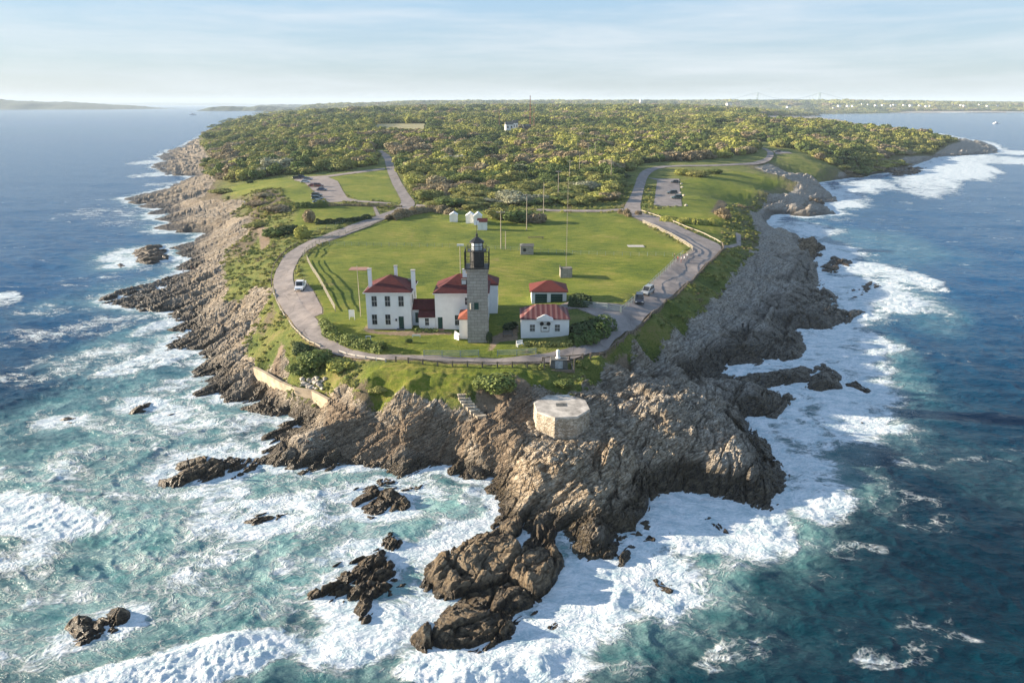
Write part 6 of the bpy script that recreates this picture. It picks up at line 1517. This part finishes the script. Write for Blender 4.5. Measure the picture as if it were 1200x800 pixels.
def instancer(name, label, P3, rot, scl, kind_i, srcs):
    """one object whose points carry instances of the source meshes"""
    me = bpy.data.meshes.new(name); me.vertices.add(len(P3)); me.vertices.foreach_set('co', P3.astype(np.float32).ravel())
    for a, v, t in (('k', kind_i, 'INT'), ('r', rot, 'FLOAT')):
        at = me.attributes.new(a, t, 'POINT'); at.data.foreach_set('value', v.astype(np.int32 if t == 'INT' else np.float32))
    at = me.attributes.new('s', 'FLOAT_VECTOR', 'POINT'); at.data.foreach_set('vector', scl.astype(np.float32).ravel())
    o = bpy.data.objects.new(name, me); COL.objects.link(o); o['kind'] = 'stuff'; o['label'] = label
    g = bpy.data.node_groups.new(name, 'GeometryNodeTree')
    g.interface.new_socket('Geometry', in_out='INPUT', socket_type='NodeSocketGeometry'); g.interface.new_socket('Geometry', in_out='OUTPUT', socket_type='NodeSocketGeometry')
    gi = g.nodes.new('NodeGroupInput'); go = g.nodes.new('NodeGroupOutput'); jn = g.nodes.new('GeometryNodeJoinGeometry'); L_ = g.links.new
    def na(n, t): q = g.nodes.new('GeometryNodeInputNamedAttribute'); q.data_type = t; q.inputs[0].default_value = n; return q.outputs[0]
    ka, ra, sa = na('k', 'INT'), na('r', 'FLOAT'), na('s', 'FLOAT_VECTOR'); cx = g.nodes.new('ShaderNodeCombineXYZ'); L_(ra, cx.inputs[2])
    for i, me_ in enumerate(srcs):
        so = bpy.data.objects.new('source', me_)
        oi = g.nodes.new('GeometryNodeObjectInfo'); oi.inputs[0].default_value = so
        cm = g.nodes.new('FunctionNodeCompare'); cm.data_type = 'INT'; cm.operation = 'EQUAL'; L_(ka, cm.inputs[2]); cm.inputs[3].default_value = i
        ip = g.nodes.new('GeometryNodeInstanceOnPoints'); L_(gi.outputs[0], ip.inputs[0]); L_(cm.outputs[0], ip.inputs['Selection']); L_(oi.outputs['Geometry'], ip.inputs['Instance'])
        L_(cx.outputs[0], ip.inputs['Rotation']); L_(sa, ip.inputs['Scale']); L_(ip.outputs[0], jn.inputs[0])
    L_(jn.outputs[0], go.inputs[0])
    md = o.modifiers.new('scatter', 'NODES'); md.node_group = g
    return o
srcs = [m_ for k in kinds for m_ in CRF[k]]
ki = kk[rest]*2+rng.integers(0, 2, rest.size)
instancer('woodland', 'dense mixed woodland and scrub covering the land to the horizon', np.stack([tx_[rest], ty_[rest], tz_[rest]-0.1], 1), rng.uniform(0, 6.28, rest.size), np.stack([wid[rest], wid[rest], hgt[rest]*1.2], 1), ki, srcs)
print('trees', len(tx_))

fl = np.array(FIELD); fz = H(fl[:, 0], fl[:, 1]); fo = mesh_np('field', np.column_stack([fl, fz+1.2]), [[0, 3, 2, 1]], simple('dry_field', (0.30, 0.27, 0.13), 0.9, 0.2, 0.02)); fo['kind'] = 'structure'
# individual shrubs and hedges
def shrub(px, wpx, h, kind, label, cat='bush', group=None, dp=0.8, name='bush'):
    g = G([px])[0]; w = wpx*ppm(g[1], g[2])/2/0.85
    me = CR[kind][random.randrange(3)]
    o = bpy.data.objects.new(name, me); COL.objects.link(o); o.location = (g[0], g[1]+w*dp*0.5, H(g[0], g[1]+w*dp*0.5)-0.15); o.scale = (w, w*dp, h*0.92); o.rotation_euler = (0, 0, random.uniform(-.5, .5))
    tag(o, label, cat, group); return o
def hedge(px, w, h, kind, label, n=14, cat='hedge', size=0.13):
    """leafy hedge: leaf faces filling a rounded band along a line"""
    g = G(px); p = resample(g, 0.5); p[:, 2] = H(p[:, 0], p[:, 1]); c = p[len(p)//2].copy(); V = []
    r = np.random.default_rng(len(px)*7+int(w*10)); N = int(len(p)*n*w*max(h, 1)*2.2)
    i = r.integers(0, len(p), N); a = r.uniform(-0.15, pi+0.15, N); lump = 1+0.5*noise(p[i, 0]*0.45, p[i, 1]*0.45, 5)
    d = np.gradient(p[:, :2], axis=0); d /= np.linalg.norm(d, axis=1)[:, None]+1e-9; nrm_ = np.stack([-d[:, 1], d[:, 0]], 1)
    rr = 1-0.3*r.random(N)**2
    q = np.column_stack([p[i, :2]+nrm_[i]*(np.cos(a)*w/2*rr*lump)[:, None]+r.normal(size=(N, 2))*0.15, p[i, 2]+np.maximum(np.sin(a), 0)*h*rr*lump])-c
    nn = r.normal(size=(N, 3))*0.6+np.column_stack([nrm_[i]*np.cos(a)[:, None], np.sin(a)+0.3]); nn /= np.linalg.norm(nn, axis=1)[:, None]
    t = np.cross(nn, r.normal(size=(N, 3))); t /= np.linalg.norm(t, axis=1)[:, None]; b = np.cross(nn, t); s = size*r.uniform(.6, 1.3, N)[:, None]
    vv = np.stack([q-t*s-b*s, q+t*s-b*s, q+t*s+b*s, q-t*s+b*s], 1).reshape(-1, 3)
    o = mesh_np('hedge', vv, np.arange(4*N).reshape(N, 4), leafs[kind]); o.location = c; tag(o, label, cat); return o
hedge([(380,380),(386,390),(394,397),(408,402),(424,405.5),(438,409),(449,411)], 2.0, 1.3, 'green', 'long clipped hedge curving between road and two-storey house')
hedge([(672,402),(690,399),(702,391),(709,383)], 3.4, 1.7, 'green', 'broad dark hedge at the right of the fog signal building')
hedge([(672,392),(688,389),(698,382)], 4.2, 1.8, 'dark', 'inner part of dark shrubbery touching the fog signal building', cat='shrubbery')
hedge([(615,404),(632,405),(650,405),(668,404.5)], 1.3, 0.7, 'olive', 'ragged plants along the front wall of the fog signal building', cat='shrubbery')
hedge([(669,357),(680,357.5),(690,358)], 3.4, 2.2, 'dark', 'dark bush row against the right side of the garage')
hedge([(349,243),(360,243),(372,242.5),(381,241.5)], 4.5, 1.8, 'green', 'rounded green hedge at the near end of the left parking lot')
hedge([(372,262),(390,261.5),(412,259.5),(432,256)], 3.0, 1.3, 'dark', 'thin dark hedgerow left of the straight road')
hedge([(384,241.5),(410,241),(440,242),(470,243)], 1.6, 0.8, 'brown', 'brown scrubby strip between left parking lot and lawn', cat='shrubbery')
hedge([(458,258),(475,252),(495,248.5),(510,247),(530,251)], 4.5, 2.0, 'brown', 'brown hedgerow from road junction to the white sheds')
hedge([(775,258),(795,259.5),(815,261.5),(838,262)], 5.0, 1.4, 'yellow', 'yellow-green bushy strip right of the upper road')
hedge([(488,388),(500,388.5),(512,388.5)], 1.0, 0.6, 'green', 'small planting along the porch wall', cat='shrubbery')
for px, w, h, k, lb in (((583,470),58,3.0,'green','large round green bush at the head of the stone steps'), ((370,438),46,3.0,'green','biggest green bush on the slope above the sea wall'), ((348,444),34,2.2,'green','bright green bush just left of the biggest slope bush'),
        ((395,440),40,1.8,'yellow','yellow-green bush right of the biggest slope bush'), ((440,455),0,0,'',''), ((352,420),30,2.0,'dark','dark bush touching the road rail above the slope'), ((662,457),26,1.2,'green','low green bush between plinth and platform'),
        ((573,403),9,2.2,'dark','narrow dark bush at the right foot of the lighthouse'), ((478,402),10,1.0,'green','small round bush beside the house path'), ((597,387),22,1.4,'dark','dark bush on the shaded terrace behind the benches'), ((352,281),24,4.2,'yellow','bright yellow-green small tree by the left road'), ((362,262),20,5.0,'brown','bare brown tree above the yellow-green one'),
        ((318,280),34,3.0,'green','dark rounded bush on the bank left of the road'), ((334,276),30,3.2,'dark','darkest bush on the bank left of the road'), ((300,268),30,2.2,'olive','olive bush beside the pink rocks'), ((320,250),44,2.2,'brown','brown heathy mound below the left lawn'), ((300,242),36,1.8,'brown','brown mound at the lawn edge above the left shore'),
        ((306,232),30,1.6,'brown','flat brown thicket on the left lawn'), ((258,228),34,2.6,'olive','olive thicket at the far corner of the left lawn'), ((292,215),9,1.6,'dark','single dark bush alone in the left lawn'), ((848,256),24,3.4,'brown','brown mound-like bush at the right cliff edge'),
        ((800,206),26,3.4,'yellow','left part of yellow-green mound beside the right lot'), ((822,208),34,3.6,'olive','olive mound of bushes above the right parking lot'), ((838,204),26,2.6,'green','green end of the bushy mound above the right lot'), ((735,254),12,3.0,'brown','reddish bare bush at the right road junction'), ((727,251),8,2.0,'brown','small bare bush left of the reddish one'),
        ((748,252),10,1.8,'brown','bare bush between guard rail and junction'), ((605,262),44,4.2,'green','large green shrub clump behind the lawn utility pole'), ((628,262),30,3.6,'brown','brown end of the shrub clump behind the lawn'), ((583,258),36,4.4,'olive','olive shrub clump right of the white sheds'), ((415,455),24,1.3,'olive','grass-topped bushy knob on the front bank'),
        ((444,468),22,1.0,'olive','low olive bush hanging over the front bank'), ((800,262),20,1.6,'yellow','low bright bush beside the shore path')):
    if w: shrub(px, w, h, k, lb)
# rough grass and scrub over the unmown banks
N = 60000
gx = rng.uniform(-130, 170, N); gy = rng.uniform(82, 330, N)
hh, dd_, dvv, rkk, _ = heightf(gx, gy)
mw = np.full(N, -99.0)
for p in lawn_w+dirt_w+list(lots_w.values())+[road_w]: mw = np.maximum(mw, sdist(gx, gy, p))
house = (gx > -30) & (gx < 14) & (gy > 106) & (gy < 145)
okk = (dvv > -0.8) & (mw < -0.5) & (dd_ > 1) & ~house & (noise(gx/4, gy/4, 91) > -0.25) & (rng.random(N) < 0.75)
gx, gy, hh, dvv = gx[okk], gy[okk], hh[okk], dvv[okk]
tuf = []
for k, n_, sz in (('olive', 60, 0.16), ('green', 60, 0.16), ('brown', 60, 0.14), ('yellow', 60, 0.16)):
    tuf.append(crown_mesh('tuft', 900+len(tuf), n_, sz, 3, leafs[k]))
sel = fbm(gx/9, gy/9, 3, 95)+0.25*rng.uniform(-1, 1, gx.size)
kt = np.where(sel < -0.15, 1, np.where(sel < 0.16, 0, np.where(sel < 0.34, 3, 2)))
s_ = rng.uniform(0.3, 0.75, gx.size)*(1+gy/500)
instancer('rough_grass', 'rough grass and low scrub on the unmown banks and slopes', np.stack([gx, gy, hh-0.05], 1), rng.uniform(0, 6.28, gx.size), np.stack([s_, s_, s_*rng.uniform(.3, .8, gx.size)], 1), kt, tuf)
print('tufts', gx.size)

# ------------------------------------------------------------------ house in the woods, far shore, bridge, boats
def far_house(u, v, w, h, label, roof='darkstone', lift=2.0, group=None, name='house', cat='house', wall='white'):
    g = G([(u, v)], lambda x, y: H(x, y)+lift, 90)[0]; k = ppm(g[1], g[2]); W_, H_ = w*k, h*k
    o = empty(name, (g[0], g[1], g[2]-lift), 0.3, label, cat, group)
    MB().box(-W_/2, W_/2, -W_*.3, W_*.3, -2, lift+H_*.6).build('wall', M[wall], o); z = lift+H_*.6
    MB().add([(-W_/2-.3, -W_*.34, z), (W_/2+.3, -W_*.34, z), (W_/2+.3, W_*.34, z), (-W_/2-.3, W_*.34, z), (-W_/2-.3, 0, lift+H_), (W_/2+.3, 0, lift+H_)], [(0,1,5,4), (2,3,4,5), (3,0,4), (1,2,5), (0,3,2,1)]).build('roof', M[roof], o)
    m = MB(); n = max(2, int(W_/3))
    for i in range(n): m.box(-W_/2+W_*(i+.3)/n, -W_/2+W_*(i+.7)/n, -W_*.3-.06, -W_*.3-.01, lift+H_*.1, lift+H_*.4)
    m.build('window', M['glass'], o); return o
far_house(596.5, 151, 9, 8, 'white house with steep grey roof alone in the middle of the woods', lift=5)
far_house(603.5, 150, 6, 9, 'white gabled house wing behind the steep grey roof', lift=5)
far_house(617, 151, 9, 5, 'long grey building at the foot of the tallest mast', lift=5, wall='darkstone')
far_house(924, 127.5, 5, 4, 'white house with pointed roof on the far headland at the blue bay', lift=9)
far_house(938, 128, 12, 1.5, 'long low pale building beside the pointed house', lift=9)
far_house(977, 128, 3.5, 2.5, 'white house nearest the shore of the blue bay', lift=8)
far_house(854, 123.8, 6, 4, 'small white house on the wooded skyline', lift=10)
rr = random.Random(3)
for i in range(26):
    u = 985+i*8.2+rr.uniform(-3, 3); v = rr.choice([122.7, 123.4, 124.2])+rr.uniform(-.3, .3)
    far_house(u, v, rr.uniform(1.8, 4), rr.uniform(0.8, 1.3), 'tiny pale building on the far shore across the blue bay', lift=16, group='pale buildings on the far shore', name='building', cat='building')
def tank(u, v, w, h, label):
    yy = 3600.0; k = ppm(yy, 45); x = (u-600)*k; z1 = zv(v, yy); o = empty('water_tower', (x, yy, z1-h*k-28), 0, label, 'water tower')
    MB().cyl(0, 0, 28, 28+h*k, w*k/2, n=14).build('tank', M['white'], o); MB().cyl(0, 0, 0, 28, w*k/4, n=10).build('stem', M['concrete'], o)
tank(750.5, 116.8, 3.4, 3.2, 'pale water tower on the skyline right of the tallest mast')
tank(752.5, 117.6, 1.6, 2.0, 'slim tank touching the skyline water tower')
# suspension bridge
yb_ = 6200.0; kb = ppm(yb_, 60)
def bx_(u): return (u-600)*kb
zd = zv(118.2, yb_)
o = empty('suspension_bridge', (bx_(923), yb_, 0), 0, 'distant suspension bridge rising above the wooded horizon', 'bridge')
steel = simple('pale_steel', (0.22, 0.30, 0.32), 0.6, 0.05)
t1, t2 = bx_(887)-bx_(923), bx_(959.5)-bx_(923)
zt_ = zv(108.5, yb_)
for t in (t1, t2):
    m = MB()
    for s_ in (-12, 12): m.bar((t, s_, -10), (t, s_, zt_), 4.5)
    for zz in (zd-8, (zd+zt_)/2, zt_-6): m.bar((t, -12, zz), (t, 12, zz), 6)
    m.build('tower', steel, o)
m = MB(); xs_ = np.linspace(t1-420, t2+420, 41); dz = lambda x: zd+8-22*((x-(t1+t2)/2)/(t2-t1))**2
for a, b in zip(xs_[:-1], xs_[1:]): m.bar((a, 0, dz(a)), (b, 0, dz(b)), 22, 9)
m.build('deck', steel, o)
for s_ in (-12, 12):
    m = MB(); q = []
    for x in np.linspace(t1-360, t2+360, 61):
        if t1 <= x <= t2: z = dz(x)+6+(zt_-dz(x)-6)*((x-(t1+t2)/2)/((t2-t1)/2))**2
        elif x < t1: z = dz(t1-360)+(zt_-dz(t1-360))*(x-(t1-360))/360
        else: z = zt_+(dz(t2+360)-zt_)*(x-t2)/360
        q.append((x, s_, z))
    for a, b in zip(q[:-1], q[1:]): m.bar(a, b, 0.9)
    m.build('cable', steel, o)
for k in range(-9, 10):
    x = (t1+t2)/2+k*(t2-t1)/20; MB().bar((x, 12, dz(x)), (x, 12, dz(x)+6+(zt_-dz(x)-6)*((x-(t1+t2)/2)/((t2-t1)/2))**2), 1.2).build('hanger', steel, o)
for x in np.linspace(t1-400, t2+400, 13):
    if t1+20 < x < t2-20: continue
    MB().bar((x, 0, -10), (x, 0, dz(x)-4), 8).build('pier', steel, o)
# boats
def boat(u, v, L_, label, name='motor_boat'):
    x, y = P(u, v, 0); o = empty(name, (float(x), float(y), 0), 0.1, label, 'boat')
    a, w = L_/2, L_*.15
    MB().add([(-a, -w, -.3), (a*.6, -w, -.3), (a, 0, -.1), (a*.6, w, -.3), (-a, w, -.3), (-a, -w*1.1, L_*.12), (a*.6, -w*1.1, L_*.13), (a*1.08, 0, L_*.17), (a*.6, w*1.1, L_*.13), (-a, w*1.1, L_*.12)],
             [(0,1,6,5), (1,2,7,6), (2,3,8,7), (3,4,9,8), (4,0,5,9), (5,6,7,8,9), (4,3,2,1,0)]).build('hull', M['white'], o)
    MB().box(-a*.4, a*.35, -w*.7, w*.7, L_*.12, L_*.27).build('cabin', M['white'], o)
    MB().box(-a*.3, a*.352, -w*.72, w*.72, L_*.19, L_*.24).build('window', M['glass'], o)
boat(1167.5, 145, 15, 'small white motor boat crossing the far blue bay')
boat(226, 134.8, 26, 'tiny pale boat on the far left water near the wooded shore')
# distant land beyond the left water
def far_land(name, label, u0, u1, yv, vtop, seed, depth=900, front=None):
    x0, y0 = P(u0, yv, 0); x1, _ = P(u1, yv, 0); x0, x1, y0 = float(x0), float(x1), float(y0)
    htop = zv(vtop, y0+depth*.3); nx_ = 220; ny_ = 26
    sx = np.linspace(0, 1, nx_); sy = np.linspace(0, 1, ny_); A, C = np.meshgrid(sx, sy)
    prof = np.minimum(sstep(0, .10, A) if u0 > 0 else 1, sstep(1, .55, A)**0.8)*0.85+0.15*sstep(1, .9, A)
    zz = htop*np.clip(prof, 0, 1)*np.minimum(sstep(0, .18, C), sstep(1, .8, C))*(0.8+0.3*fbm(A*7+seed, C*2, 3, seed)) + htop*0.16*np.abs(fbm(A*60, C*14, 3, seed+1))*(C > .05) - 1.5
    XX = x0+(x1-x0)*A + depth*0.05*fbm(A*5, C*0, 2, seed); YY = y0+depth*C+0.1*depth*fbm(A*6, C*0+1, 3, seed)
    ii = np.arange(nx_*ny_).reshape(ny_, nx_); q = np.stack([ii[:-1, :-1], ii[:-1, 1:], ii[1:, 1:], ii[1:, :-1]], -1).reshape(-1, 4)
    o = mesh_np(name, np.stack([XX.ravel(), YY.ravel(), zz.ravel()], 1), q, farm, smooth=True); o['kind'] = 'structure'
farm = simple('far_woodland', (0.055, 0.075, 0.035), 0.95, 0.5, 0.02)
far_land('hills', 'x', -260, 122, 128.6, 116.5, 3, 1400)
far_land('hills', 'x', 226, 352, 130.2, 124.2, 8, 700)
far_land('hills', 'x', 290, 372, 126.6, 122.2, 12, 1200)
far_land('hills', 'x', 60, 330, 123.6, 120.2, 15, 2500)

# ------------------------------------------------------------------ air
hz = MB().box(-13500, 13500, -60, 22000, -8, 175).build('haze', None)
mh = bpy.data.materials.new('haze'); mh.use_nodes = True; t = mh.node_tree; t.nodes.clear(); oo = t.nodes.new('ShaderNodeOutputMaterial'); vv = t.nodes.new('ShaderNodeVolumePrincipled')
vv.inputs['Density'].default_value = 0.000075; vv.inputs['Color'].default_value = (0.70, 0.85, 1.0, 1); vv.inputs['Anisotropy'].default_value = 0.0
t.links.new(vv.outputs[0], oo.inputs['Volume']); hz.data.materials.append(mh); hz['kind'] = 'stuff'
